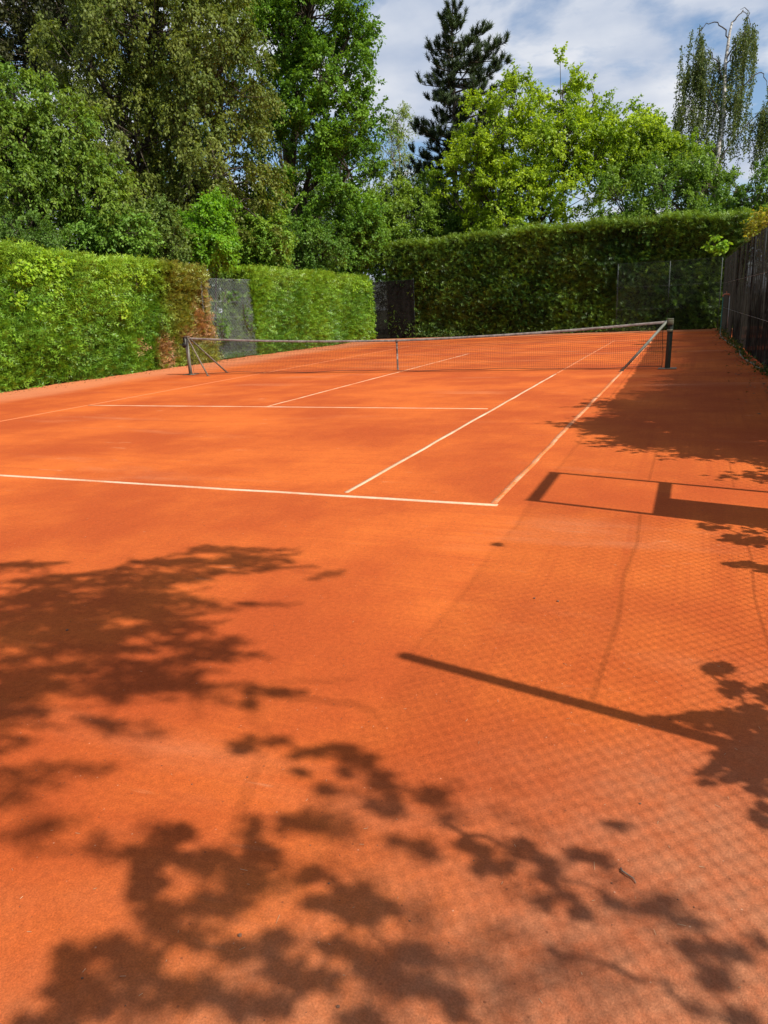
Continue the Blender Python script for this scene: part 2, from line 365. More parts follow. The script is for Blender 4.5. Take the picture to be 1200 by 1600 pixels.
def hedge(label, p0, p1, normal, thick, hfun, n_face, n_top, size, colfun, seed, lumpy=0.10, ends=(False, False), hang=0.15):
    r = np.random.default_rng(seed)
    p0 = np.array(p0, float); p1 = np.array(p1, float); Ln = np.linalg.norm(p1-p0); t = (p1-p0)/Ln
    n2 = np.array(normal, float); T3 = np.array([t[0], t[1], 0]); N3 = np.array([n2[0], n2[1], 0]); U3 = np.array([0, 0, 1.0])
    root = empty("conifer_hedge", (p0[0], p0[1], 0), label, "hedge")
    P0 = np.array([p0[0], p0[1], 0])
    lean = 0.03
    # interior mass
    ns = max(4, int(Ln/0.25)); nz = 14
    S = np.linspace(0, Ln, ns+1)
    prof = []
    for q in range(nz+1): prof.append(('f', q/nz))
    for q in range(1, 5): prof.append(('t', q/4))
    prof.append(('b', 0))
    ring = []
    for kind, v in prof:
        H = hfun(S) - 0.10
        if kind == 'f': z = H*v; d = lump(S, z, seed, lumpy) - 0.12 - lean*z
        elif kind == 't': z = H + 0.02 + lump(S, v*2, seed+1, 0.03); d = -0.12 - lean*H + lump(S, H, seed, lumpy)*(1-v) - (thick-0.2)*v
        else: z = np.zeros_like(S); d = np.full_like(S, -thick)
        ring.append(P0 + T3*S[:, None] + N3*d[:, None] + U3*z[:, None])
    V = np.stack(ring, 1); k = V.shape[1]
    i = np.arange(ns)[:, None]; j = np.arange(k-1)[None]
    F = np.stack([i*k+j, (i+1)*k+j, (i+1)*k+j+1, i*k+j+1], -1).reshape(-1, 4)
    Vf = V.reshape(-1, 3)
    # end caps as quads fans
    ef = []
    for base in (0, ns*k):
        for q in range(0, nz, 1):
            ef.append([base+q, base+q+1, base+k-1, base+k-1])
    capq = []
    c = len(Vf)
    caps = []
    for base in (0, ns*k):
        row = Vf[base:base+k]
        back = row.copy(); back[:nz+1] = row[:nz+1] - N3*(thick-0.2)
        start = c + len(caps)*0
        caps.append((base, back))
    for base, back in caps:
        st = len(Vf); Vf = np.concatenate([Vf, back])
        for q in range(nz): capq.append([base+q, base+q+1, st+q+1, st+q])
    F = np.concatenate([F, np.array(capq)])
    np_mesh("inner_branches", Vf, F, M_twiggy, root)
    # sprays: face, top, ends
    Ps, A, Nn, C, Z = [], [], [], [], []
    s = r.uniform(-0.05, Ln+0.05, n_face); zf = r.uniform(0, 1, n_face); z = zf*hfun(s)
    d = lump(s, z, seed, lumpy) - lean*z - r.uniform(-0.06, 0.16, n_face)
    Ps.append(P0 + T3*s[:, None] + N3*d[:, None] + U3*z[:, None])
    swirl = lump(s, z, seed+7, 1.0)
    A.append(N3*r.uniform(0.25, 1.0, (n_face, 1)) + T3*(r.normal(0, 0.45, (n_face, 1)) + 0.6*swirl[:, None]) + U3*(r.normal(hang, 0.4, (n_face, 1)) + 0.3*lump(s, z, seed+9, 1.0)[:, None]))
    C.append(colfun(s, z, r, False))
    s = r.uniform(-0.05, Ln+0.05, n_top); v = r.uniform(0, 1, n_top)**1.6
    z = hfun(s) + lump(s, v*2, seed+1, 0.03) - r.uniform(0.02, 0.12, n_top)
    d = -0.02 - lean*z + lump(s, z, seed, lumpy)*(1-v) - (thick-0.1)*v
    Ps.append(P0 + T3*s[:, None] + N3*d[:, None] + U3*z[:, None])
    A.append(U3*r.uniform(0.35, 1.0, (n_top, 1)) + r.normal(0, 0.55, (n_top, 3)) + N3*0.2)
    C.append(colfun(s, z, r, True))
    for e, on in enumerate(ends):
        if not on: continue
        ne = int(n_face/Ln*thick*1.1); z = r.uniform(0, 1, ne)*hfun(np.array([0.0 if e == 0 else Ln]))
        d = -r.uniform(0, thick, ne)
        so_ = (-1 if e == 0 else 1)
        Ps.append(P0 + T3*((0 if e == 0 else Ln) + so_*(lump(d, z, seed+3, 0.07) - r.uniform(0.0, 0.12, ne)))[:, None] + N3*d[:, None] + U3*z[:, None])
        A.append(T3*so_*r.uniform(0.3, 1, (ne, 1)) + N3*r.normal(0, 0.5, (ne, 1)) + U3*r.normal(hang, 0.4, (ne, 1)))
        C.append(colfun(np.full(ne, 0.0 if e == 0 else Ln), z, r, False))
    Ps = np.concatenate(Ps); A = np.concatenate(A); C = np.concatenate(C)
    nm = nrm(r.normal(0, 1, Ps.shape) + U3*0.6 + N3*0.3)
    sz = size*(0.45 + 1.15*r.uniform(0, 1, len(Ps))**1.5)
    V, F, CC = place(FROND, Ps, A, nm, sz, C)
    np_mesh("foliage", V, F, M_hedge, root, CC)
    return root

def smooth(x, a, b):
    t = np.clip((x-a)/(b-a), 0, 1); return t*t*(3-2*t)
LX = -14.65
def col_left(y0):
    def f(s, z, r, top):
        n = len(s); y = y0 + s
        a = np.array([0.25, 0.425, 0.034]); b = np.array([0.125, 0.275, 0.028]); yel = np.array([0.33, 0.48, 0.04])
        m = (0.5 + 0.5*lump(y*1.0, z*1.0, 31, 1.0) + r.normal(0, 0.22, n)).clip(0, 1)[:, None]
        c = b*(1-m) + a*m
        w = (smooth(z, 2.3, 3.3)*0.55 + (0.5 if top else 0)*r.uniform(0, 1, n)).clip(0, 1)[:, None]
        c = c*(1-w) + yel*w
        # olive, partly dead growth next to the wire panel and two brown dead patches
        ol = smooth(y, 14.2, 15.4)*(1-smooth(y, 16.9, 17.2))*(0.55+0.45*r.uniform(0, 1, n))
        c = c*(1-ol[:, None]) + np.array([0.29, 0.275, 0.05])*ol[:, None]
        for (cy, cz, ry, rz) in ((14.4, 0.6, 0.52, 0.70), (16.65, 1.35, 0.52, 0.85), (15.7, 0.95, 0.4, 0.3), (17.0, 2.2, 0.25, 0.5), (13.2, 0.75, 0.18, 0.14)):
            dd = np.sqrt(((y-cy)/ry)**2 + ((z-cz)/rz)**2) + 0.25*lump(y*3, z*3, 77, 1.0)
            w = (1-smooth(dd, 0.65, 1.15))*(r.uniform(0, 1, n) < 0.85)
            br = np.array([0.46, 0.27, 0.13])*r.uniform(0.7, 1.3, (n, 1)) if (cz < 1.5) else np.array([0.40, 0.28, 0.085])*r.uniform(0.7, 1.2, (n, 1))
            c = c*(1-w[:, None]) + br*w[:, None]
        return c*r.uniform(0.7, 1.3, (n, 1))
    return f
def h_left(y0):
    return lambda s: 3.26 + 0.20*(1-smooth(y0+np.asarray(s), 8, 15)) - 0.1*smooth(y0+np.asarray(s), 19, 30) + 0.05*np.sin(np.asarray(s)*1.3) + 0.03*np.sin(np.asarray(s)*3.1+1)
hl1 = hedge("long sunlit green conifer hedge with brown dead patches left of the net", (LX, 3.0), (LX, 16.95), (1, 0), 1.5, h_left(3.0), 42000, 6500, 0.225, col_left(3.0), 21, 0.19, (False, True))
hl2 = hedge("bright green conifer hedge between the wire panel and the far corner", (LX, 20.05), (LX, 31.3), (1, 0), 1.5, h_left(20.05), 28000, 5500, 0.225, col_left(40.0), 22, 0.16, (True, True))

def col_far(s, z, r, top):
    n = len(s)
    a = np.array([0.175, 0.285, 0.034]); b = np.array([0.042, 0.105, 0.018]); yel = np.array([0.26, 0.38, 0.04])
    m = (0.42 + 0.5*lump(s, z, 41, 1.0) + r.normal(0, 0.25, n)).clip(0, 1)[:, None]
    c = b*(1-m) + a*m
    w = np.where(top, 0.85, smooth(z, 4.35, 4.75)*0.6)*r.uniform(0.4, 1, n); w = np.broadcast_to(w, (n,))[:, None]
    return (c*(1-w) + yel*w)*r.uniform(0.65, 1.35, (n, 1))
FY = 31.75
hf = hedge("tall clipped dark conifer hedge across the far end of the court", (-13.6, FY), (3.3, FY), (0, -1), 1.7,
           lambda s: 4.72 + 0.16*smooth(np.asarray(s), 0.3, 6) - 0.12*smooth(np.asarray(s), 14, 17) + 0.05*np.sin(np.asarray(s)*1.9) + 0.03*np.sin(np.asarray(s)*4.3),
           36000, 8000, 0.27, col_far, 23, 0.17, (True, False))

# ------------------------------------------------------------------ broadleaf plants
def leaves(P, A, Nm, L, W, C, mat, name, parent, fold=0.18):
    A = nrm(A); S = nrm(np.cross(Nm, A)); U = np.cross(A, S)
    L = L[:, None]; W = W[:, None]
    V = np.stack([P, P + A*L*0.42 + S*W*0.5 + U*W*fold, P + A*L - U*L*0.08, P + A*L*0.42 - S*W*0.5 + U*W*fold], 1).reshape(-1, 3)
    F = np.arange(len(V)).reshape(-1, 4)
    return np_mesh(name, V, F, mat, parent, np.repeat(C, 4, axis=0))

def bez(a, b, c, n):
    t = np.linspace(0, 1, n)[:, None]
    return (1-t)**2*np.array(a) + 2*t*(1-t)*np.array(b) + t*t*np.array(c)

def plant(name, label, cat, base, lobes, ncl, tw, lv, tl, L, W, c1, c2, droop=0.2, hang=0.3, up=0.7, trunk=0.22, seed=1, mat=None, group=None,
          bark=None, inner=0.35, stems=1, show_twigs=0.35, lobe_depth=1.0, bend=None, twr=0.007, cvar=0.25, spread=0.9):
    r = np.random.default_rng(seed)
    root = empty(name, (base[0], base[1], 0), label, cat, group)
    lb = np.array(lobes, float)
    w = lb[:, 3]**2*lb[:, 4]**0.8; w = w/w.sum()
    li = r.choice(len(lb), ncl, p=w)
    dirv = nrm(r.normal(0, 1, (ncl, 3))); rad = (inner**3 + (1-inner**3)*r.uniform(0, 1, ncl))**(1/3)
    rad = rad*r.uniform(0.84, 1.08, ncl)
    R3 = np.stack([lb[li, 3], lb[li, 3]*lobe_depth, lb[li, 4]], 1)
    c = lb[li, :3] + dirv*rad[:, None]*R3
    c[:, 2] = np.maximum(c[:, 2], 0.25)
    # wood
    wood = MB(); top = lb[lb[:, 2].argmax(), :3]; mean = (lb[:, :3]*w[:, None]).sum(0)
    trunks = []
    for q in range(stems):
        off = np.array([0, 0, 0.0]) if stems == 1 else np.array([math.cos(q*2.4), math.sin(q*2.4), 0])*0.25
        tgt = top if q == 0 else lb[r.integers(len(lb)), :3]
        b0 = np.array([base[0], base[1], -0.1]) + off
        mid = (np.array([base[0], base[1], tgt[2]*0.5])*0.65 + tgt*0.35) if bend is None else np.array(bend, float)
        mid[2] = tgt[2]*0.5
        pl = bez(b0, mid, tgt, 12); pl[1:-1, :2] += r.normal(0, trunk*0.35, (10, 2))
        rr = trunk*(1-0.88*np.linspace(0, 1, 12)**0.9)/math.sqrt(1+0.5*(stems-1)); rr[0] *= 1.35
        wood.tube(pl, rr, 8, cap=False); trunks.append(pl)
    for i in range(len(lb)):
        o = lb[i, :3]; pl = trunks[i % stems]
        zs = max(pl[:, 2].min()+0.3, o[2] - 0.9*np.linalg.norm(o[:2]-mean[:2]) - lb[i, 4]*0.8 - 0.3)
        k = int(np.argmin(np.abs(pl[:, 2]-zs))); st = pl[min(k, 10)]
        m_ = (st+o)/2 + np.array([0, 0, -0.12*np.linalg.norm(o-st)]) + r.normal(0, 0.15, 3)
        limb = bez(st, m_, o, 7); limb[1:-1] += r.normal(0, 0.05, (5, 3))
        wood.tube(limb, np.linspace(trunk*0.42, trunk*0.14, 7), 6, cap=False)
        for j in np.nonzero(li == i)[0]:
            s0 = limb[r.integers(3, 7)]; e = c[j]
            wood.tube(bez(s0, (s0+e)/2 + r.normal(0, 0.12, 3) + np.array([0, 0, 0.08]), e, 4), np.linspace(max(0.012, trunk*0.11), twr*1.2, 4), 4, cap=False)
    # twigs
    nt_ = ncl*tw
    p0 = np.repeat(c, tw, 0) + r.normal(0, tl*0.12, (nt_, 3)); outw = np.repeat(dirv, tw, 0)
    d = nrm(outw*0.75 + r.normal(0, spread, (nt_, 3)) + np.array([0, 0, 0.25-droop*0.3])); Lt = tl*r.uniform(0.55, 1.3, nt_)
    def along(idx, t):
        return p0[idx] + d[idx]*(Lt[idx]*t*(1-0.35*min(droop, 1)))[:, None] + np.array([0, 0, -1.0])*(droop*Lt[idx]*t*t)[:, None]
    sel = np.nonzero(r.uniform(0, 1, nt_) < show_twigs)[0]
    for t0, t1, ra, rb in ((0, 0.5, twr, twr*0.8), (0.5, 1.0, twr*0.8, twr*0.4)):
        a = along(sel, np.full(len(sel), t0)); b = along(sel, np.full(len(sel), t1)); D = nrm(b-a)
        S = nrm(np.cross(D, np.array([0.3, 0.2, 1]))); T = np.cross(D, S)
        ring = lambda p, q: np.stack([p + q*S, p - 0.5*q*S + 0.87*q*T, p - 0.5*q*S - 0.87*q*T], 1)
        V = np.concatenate([ring(a, ra), ring(b, rb)], 1).reshape(-1, 3)
        F = np.array([[0, 1, 4, 3], [1, 2, 5, 4], [2, 0, 3, 5]])[None] + np.arange(len(sel))[:, None, None]*6
        wood.add(V, F.reshape(-1, 4))
    wood.build("trunk", bark or M_bark, root, smooth=True)
    # leaves
    n = nt_*lv; idx = np.repeat(np.arange(nt_), lv); t = r.uniform(0.12, 1.03, n)
    P = along(idx, t) + r.normal(0, L*0.35, (n, 3))
    tang = d[idx]*(1-0.35*min(droop, 1)) + np.array([0, 0, -1.0])*(2*droop*t)[:, None]
    A = nrm(tang)*0.55 + r.normal(0, 0.6, (n, 3)) + np.array([0, 0, -hang])
    Nm = nrm(np.array([0, 0, up]) + outw[idx]*0.45 + r.normal(0, 0.45, (n, 3)))
    cm = np.repeat(r.uniform(0, 1, ncl), tw)[idx]; cm = (cm*0.7 + r.uniform(0, 1, n)*0.45).clip(0, 1)[:, None]
    C = (np.array(c1)*(1-cm) + np.array(c2)*cm)*r.uniform(1-cvar, 1+cvar, (n, 1))*np.array([1.68, 1.46, 0.98])
    leaves(P, A, Nm, L*r.uniform(0.65, 1.25, n), W*r.uniform(0.7, 1.2, n), C, mat or M_leaf, "crown", root)
    return root

# ------------------------------------------------------------------ tennis net and posts
NY = 11.885
M_band = noisy_mat("net_band_canvas", (0.15, 0.125, 0.11), (0.34, 0.295, 0.26), 14, 0.85, (1, 1, 1), 0.3)
M_cord = noisy_mat("net_cord", (0.018, 0.020, 0.018), (0.05, 0.05, 0.045), 12, 0.8, (1, 1, 1), 0.0)
M_strap = noisy_mat("centre_strap", (0.05, 0.045, 0.04), (0.40, 0.35, 0.30), 14, 0.8, (0.2, 0.2, 1), 0.0)
M_post_g = noisy_mat("weathered_grey_green_paint", (0.13, 0.14, 0.11), (0.25, 0.25, 0.21), 7, 0.6, (1, 1, 0.4), 0.25)
M_post_d = noisy_mat("dark_green_paint", (0.015, 0.022, 0.018), (0.035, 0.045, 0.035), 9, 0.5, (1, 1, 0.4), 0.2)
M_rust = noisy_mat("rusty_brown_paint", (0.10, 0.075, 0.05), (0.24, 0.19, 0.14), 14, 0.7, (1, 1, 1), 0.3)
M_black = noisy_mat("black_iron", (0.012, 0.011, 0.010), (0.035, 0.03, 0.026), 20, 0.55, (1, 1, 1), 0.2)
M_olive = noisy_mat("olive_paint", (0.085, 0.09, 0.055), (0.17, 0.17, 0.11), 16, 0.6, (1, 1, 1), 0.2)
XR, XL, XC = 0.914, -11.884, -5.485
def net_top(x):
    x = np.asarray(x, float)
    t = np.where(x > XC, (x-XC)/(XR-XC), (XC-x)/(XC-XL))
    e = np.where(x > XC, 1.03, 1.035)
    return 0.80 + (e-0.80)*t - 0.045*np.sin(np.pi*np.clip(t, 0, 1))
net = empty("tennis_net", (XC, NY, 0), "dark tennis net with dirty white band across the clay court", "net")
mb = MB()
xs = np.arange(XL+0.12, XR-0.10, 0.045)
r = np.random.default_rng(5)
def bot(x): return 0.045 + 0.012*np.sin(x*1.7) + 0.008*np.sin(x*4.1)
for k, x in enumerate(xs):
    tp, bt = float(net_top(x))-0.02, float(bot(x))
    zz = np.linspace(bt, tp, 5)
    y = NY + 0.006*np.sin(x*2.3+zz*4)
    mb.tube(np.c_[np.full(5, x)+0.004*np.sin(zz*9+x*5), y, zz], 0.0021, 3, cap=False)
rows = 21
for k in range(rows):
    f = (k+0.3)/rows
    xx = np.linspace(xs[0], xs[-1], 150)
    zz = bot(xx) + (net_top(xx)-0.02-bot(xx))*f
    mb.tube(np.c_[xx, NY + 0.006*np.sin(xx*2.3+zz*4), zz], 0.0021, 3, cap=False)
# doubled mesh in the top rows
for x in xs[:-1]+0.0225:
    tp = float(net_top(x))-0.02
    mb.tube([(x, NY+0.012, tp-0.24), (x, NY+0.012, tp)], 0.0016, 3, cap=False)
for k in range(5):
    xx = np.linspace(xs[0], xs[-1], 120); mb.tube(np.c_[xx, np.full(120, NY+0.012), net_top(xx)-0.045-0.045*k], 0.0016, 3, cap=False)
o = mb.build("netting", M_cord, net)
mb = MB()
xx = np.linspace(xs[0], xs[-1], 150); mb.tube(np.c_[xx, np.full(150, NY), bot(xx)-0.004], 0.006, 5)
mb.build("bottom_cord", M_cord, net)
for xe in (xs[0], xs[-1]):
    mb = MB(); zz = np.linspace(0.03, float(net_top(xe)), 12)
    mb.tube(np.c_[xe + 0.02*np.sin(zz*6)*np.sign(xe), np.full(12, NY), zz], 0.005, 5)
    mb.build("side_cord", M_cord, net)
# band: folded canvas over the cable
xx = np.linspace(XL+0.10, XR-0.09, 170); zt = net_top(xx)
prof = [(-0.013, -0.045), (-0.016, -0.030), (-0.011, 0.0), (0.0, 0.008), (0.011, 0.0), (0.016, -0.030), (0.013, -0.045)]
wv = 0.004*np.sin(xx*7.0)+0.003*np.sin(xx*17)
V = np.stack([np.c_[xx, NY + dy*(1+0.3*np.sin(xx*9)) + wv*(dz/-0.06), zt+dz+(0.004*np.sin(xx*11) if dz < -0.05 else 0)] for dy, dz in prof], 1).reshape(-1, 3)
k = len(prof); i = np.arange(len(xx)-1)[:, None]; j = np.arange(k-1)[None]
F = np.stack([i*k+j, (i+1)*k+j, (i+1)*k+j+1, i*k+j+1], -1).reshape(-1, 4)
np_mesh("top_band", V, F, M_band, net, smooth=True)
mb = MB(); zc = float(net_top(XC))
for (z0, z1, h) in ((0.06, 0.11, 0.022), (0.11, 0.40, 0.018), (0.40, 0.46, 0.021), (0.46, zc-0.07, 0.018), (zc-0.07, zc+0.012, 0.024)):
    mb.box((XC-h, NY-0.022-h*.1, z0), (XC+h, NY+0.022+h*.1, z1-0.001))
mb.build("centre_strap", M_strap, net, bevel=0.004)
mb = MB(); mb.tube([(XL, NY, 1.035), (XL+0.11, NY, 1.036)], 0.005, 5); mb.build("cable", M_black, net)
mb = MB(); mb.tube([(XR, NY, 1.03), (XR-0.1, NY, 1.03)], 0.005, 5); mb.build("cable", M_black, net)

def net_post(x, sgn, mat, label, winder):
    p = empty("net_post", (x, NY, 0), label, "net post", "posts holding the tennis net")
    m_ = MB()
    if winder: m_.tube([(x, NY, -0.02), (x-0.012, NY, 0.5), (x-0.02, NY, 1.06)], 0.052, 12)
    else: m_.tube([(x, NY, -0.02), (x+0.02, NY, 1.06)], 0.060, 4)
    m_.build("post", mat, p, smooth=winder, bevel=0 if winder else 0.006)
    m_ = MB(); m_.box((x-0.06, NY-0.06, 1.055), (x+0.075, NY+0.06, 1.08)); m_.build("cap", M_olive if not winder else M_rust, p, bevel=0.008)
    m_ = MB(); m_.box((x-0.19, NY-0.14, 0.003), (x+0.19, NY+0.14, 0.022)); m_.build("base_plate", M_rust, p, bevel=0.004)
    for dy in (-0.47, 0.47):
        m_ = MB(); fx = x + sgn*0.93
        m_.tube([(x+sgn*0.05, NY+dy*0.06, 1.035), (x+sgn*0.5, NY+dy*0.54, 0.50), (fx, NY+dy, 0.0)], 0.024 if winder else 0.029, 6); b = m_.build("brace", M_post_g if not winder else M_rust, p)
        m_ = MB(); m_.box((fx-0.05, NY+dy-0.04, 0.002), (fx+0.05, NY+dy+0.04, 0.012)); m_.build("foot", M_rust, b, bevel=0.002)
    if winder:
        m_ = MB(); m_.tube([(x-0.075, NY-0.06, 0.83), (x-0.075, NY+0.06, 0.83)], 0.075, 12); drum = m_.build("winder_drum", M_black, p)
        m_ = MB(); m_.box((x-0.11, NY-0.05, 0.908), (x-0.035, NY+0.05, 1.05)); m_.build("winder_housing", M_black, p, bevel=0.01)
        m_ = MB(); m_.tube([(x-0.075, NY-0.06, 0.83), (x-0.075, NY-0.11, 0.83), (x-0.16, NY-0.11, 0.86), (x-0.16, NY-0.16, 0.86)], 0.01, 6); m_.build("winder_handle", M_black, drum)
    else:
        m_ = MB(); m_.box((x-0.045, NY-0.068, 0.95), (x+0.075, NY+0.068, 1.052)); m_.build("pulley_bracket", M_olive, p, bevel=0.006)
        m_ = MB(); m_.box((x-0.05, NY-0.062, 0.80), (x+0.068, NY+0.062, 0.85)); m_.build("clamp_band", M_olive, p, bevel=0.006)
    return p
net_post(XR, -1, M_post_d, "dark green square net post beside the shaded right sideline", False)
net_post(XL, 1, M_post_g, "grey round net post with black winder near the left hedge", True)

# ------------------------------------------------------------------ fences
def prisms(a, b, rad):
    D = nrm(b-a); S = nrm(np.cross(D, np.array([0.31, 0.57, 0.76]))); T = np.cross(D, S)
    ring = lambda p: np.stack([p + rad*S, p - 0.5*rad*S + 0.87*rad*T, p - 0.5*rad*S - 0.87*rad*T], 1)
    V = np.concatenate([ring(a), ring(b)], 1).reshape(-1, 3)
    F = np.array([[0, 1, 4, 3], [1, 2, 5, 4], [2, 0, 3, 5]])[None] + np.arange(len(a))[:, None, None]*6
    return V, F.reshape(-1, 4)

def chain_link(parent, p0, p1, z0, z1, w, rad, mat, bulge=0.02, seed=0):
    p0 = np.array(p0, float); p1 = np.array(p1, float); Ln = np.linalg.norm(p1-p0); t = (p1-p0)/Ln; n = np.array([-t[1], t[0]])
    ni = int(Ln/w); nk = int((z1-z0)/w)
    i, k = np.meshgrid(np.arange(ni), np.arange(nk), indexing='ij')
    def pt(i, k):
        s = (i + ((k + i) % 2))*w; z = z0 + k*w
        d = bulge*lump(s, z, 90+seed, 1.0) + 0.004*np.where((k + i) % 2 == 0, 1, -1)
        return np.stack([p0[0]+t[0]*s+n[0]*d, p0[1]+t[1]*s+n[1]*d, z], -1).reshape(-1, 3)
    V, F = prisms(pt(i, k), pt(i, k+1), rad)
    return np_mesh("wire_mesh", V, F, mat, parent)

def post(parent, x, y, h, rad, mat, name="post", k=10):
    m_ = MB(); m_.tube([(x, y, -0.05), (x, y, h)], rad, k); return m_.build(name, mat, parent, smooth=False)
def wire(parent, pts, rad, mat, name="wire"):
    m_ = MB(); m_.tube(pts, rad, 5); return m_.build(name, mat, parent, smooth=True)

# wire panel in the gap of the left hedge
f1 = empty("chain_link_fence", (LX-0.1, 18.5, 0), "grey chain link panel filling the gap in the left hedge", "fence", "chain link fence pieces")
chain_link(f1, (LX-0.10, 16.75), (LX-0.10, 20.25), 0.05, 2.92, 0.055, 0.0030, M_wire_green)
for y in (16.9, 20.15): post(f1, LX-0.16, y, 3.0, 0.03, M_wire_green)
for z in (0.25, 1.55, 2.1, 2.9): wire(f1, [(LX-0.11, 16.75, z), (LX-0.11, 18.5, z-0.015), (LX-0.11, 20.25, z)], 0.0022, M_wire_green)
# right panel in front of the far hedge
f2 = empty("chain_link_fence", (0, FY-0.32, 0), "dark chain link panel before the far hedge at its right end", "fence", "chain link fence pieces")
chain_link(f2, (-2.1, FY-0.30), (2.4, FY-0.30), 0.05, 3.06, 0.055, 0.0018, M_wire_dark, seed=1)
for x in (-2.05, 0.2, 2.35): post(f2, x, FY-0.20, 3.04, 0.018, M_wire_dark)
for z in (1.0, 2.0, 3.05): wire(f2, [(-2.1, FY-0.31, z), (0.2, FY-0.31, z-0.02), (2.4, FY-0.31, z)], 0.004, M_wire_dark)
# dark windbreak cloth in the far left corner
def cloth_mat(name, c1, c2, alpha, sc_=(30, 30, 1.2), trans=0.25, edge=(0.38, 0.6), worn=0.0):
    m, N, L, o = new_mat(name)
    g = N('ShaderNodeNewGeometry'); mp_ = N('ShaderNodeMapping'); mp_.inputs['Scale'].default_value = sc_; L(g.outputs['Position'], mp_.inputs[0])
    n = N('ShaderNodeTexNoise', i_Scale=1.0, i_Detail=6, i_Roughness=0.65); L(mp_.outputs[0], n.inputs[0])
    r_ = N('ShaderNodeValToRGB'); r_.color_ramp.elements[0].position = 0.35; r_.color_ramp.elements[1].position = 0.66
    r_.color_ramp.elements[0].color = (*c1, 1); r_.color_ramp.elements[1].color = (*c2, 1); L(n.outputs[0], r_.inputs[0])
    d = N('ShaderNodeBsdfDiffuse'); L(r_.outputs[0], d.inputs[0])
    tr = N('ShaderNodeBsdfTranslucent'); L(r_.outputs[0], tr.inputs[0])
    m1 = N('ShaderNodeMixShader'); m1.inputs[0].default_value = trans; L(d.outputs[0], m1.inputs[1]); L(tr.outputs[0], m1.inputs[2])
    tp = N('ShaderNodeBsdfTransparent')
    n2 = N('ShaderNodeTexNoise', i_Scale=2.3, i_Detail=4); L(mp_.outputs[0], n2.inputs[0])
    mr = N('ShaderNodeMapRange'); mr.inputs[1].default_value = edge[0]; mr.inputs[2].default_value = edge[1]; mr.inputs[3].default_value = alpha*0.35; mr.inputs[4].default_value = min(1, alpha*1.65); L(n2.outputs[0], mr.inputs[0])
    sz = N('ShaderNodeSeparateXYZ'); L(g.outputs['Position'], sz.inputs[0])
    n3 = N('ShaderNodeTexNoise', i_Scale=0.9, i_Detail=5); L(g.outputs['Position'], n3.inputs[0])
    hz = N('ShaderNodeMath', operation='MULTIPLY_ADD'); L(n3.outputs[0], hz.inputs[0]); hz.inputs[1].default_value = 1.4; L(sz.outputs[2], hz.inputs[2])
    wr = N('ShaderNodeMapRange'); wr.inputs[1].default_value = 2.3; wr.inputs[2].default_value = 3.2; wr.inputs[3].default_value = 0.0; wr.inputs[4].default_value = worn; L(hz.outputs[0], wr.inputs[0])
    am = N('ShaderNodeMath', operation='ADD', use_clamp=True); L(mr.outputs[0], am.inputs[0]); L(wr.outputs[0], am.inputs[1])
    m2 = N('ShaderNodeMixShader'); L(am.outputs[0], m2.inputs[0]); L(m1.outputs[0], m2.inputs[1]); L(tp.outputs[0], m2.inputs[2])
    L(m2.outputs[0], o.inputs[0]); return m
M_cloth = cloth_mat("windbreak_cloth", (0.013, 0.013, 0.012), (0.028, 0.028, 0.026), 0.05, (5, 5, 4))
M_reed = cloth_mat("reed_screen", (0.008, 0.0075, 0.007), (0.048, 0.046, 0.040), 0.03, (55, 55, 0.6), trans=0.40, worn=0.20)
def screen(parent, p0, p1, z0, z1, mat, seed, amp=0.02, step=0.06, name="screen_panel", sag=0.03):
    p0 = np.array(p0, float); p1 = np.array(p1, float); Ln = np.linalg.norm(p1-p0); t = (p1-p0)/Ln; n = np.array([-t[1], t[0]])
    ns = max(4, int(Ln/step)); nz = 10; r = np.random.default_rng(seed)
    s = np.linspace(0.004, Ln-0.004, ns+1); zz = np.linspace(0, 1, nz+1)
    S, Zf = np.meshgrid(s, zz, indexing='ij')
    top = z1 - sag*np.sin(np.pi*S/Ln) + 0.012*np.sin(S*23+seed) + r.normal(0, 0.012, (ns+1, 1))
    Z = z0 + (top-z0)*Zf
    d = amp*(np.sin(S*11+seed+Zf*0.8) + 0.6*np.sin(S*27+2*seed)) + amp*1.2*lump(S, Z, seed+60, 1.0)
    V = np.stack([p0[0]+t[0]*S+n[0]*d, p0[1]+t[1]*S+n[1]*d, Z], -1).reshape(-1, 3)
    i = np.arange(ns)[:, None]; j = np.arange(nz)[None]; k = nz+1
    F = np.stack([i*k+j, (i+1)*k+j, (i+1)*k+j+1, i*k+j+1], -1).reshape(-1, 4)
    return np_mesh(name, V, F, mat, parent, smooth=True)
f3 = empty("windbreak_screen", (-13.2, FY-0.35, 0), "dark windbreak cloth in the far left corner behind the net", "screen")
screen(f3, (-14.6, FY-0.36), (-12.15, FY-0.30), 0.04, 2.95, M_cloth, 3, 0.003)
for x in (-14.55, -12.2): post(f3, x, FY-0.22, 3.0, 0.03, M_wire_dark)
wire(f3, [(-14.6, FY-0.34, 2.94), (-12.15, FY-0.28, 2.94)], 0.004, M_wire_dark)

# reed screened fence along the right
def fx(y): return np.interp(y, [-12, 4, 11, 31.3], [2.90, 2.90, 2.86, 2.46])
fr = empty("screened_fence", (2.7, 16, 0), "tall dark reed screened fence along the right side of the court", "fence")
ys = np.arange(4.1, 31.5, 2.72)
for q, y in enumerate(ys): post(fr, float(fx(y))+0.07, y, 3.0, 0.024, M_wire_dark)
for q in range(len(ys)-1):
    screen(fr, (float(fx(ys[q])), ys[q]), (float(fx(ys[q+1])), ys[q+1]), 0.02, 2.98, M_reed, 100+q, 0.016)
for z in (0.95, 1.95, 3.0): wire(fr, [(float(fx(y))-0.035, y, z) for y in ys], 0.0035, M_galv)

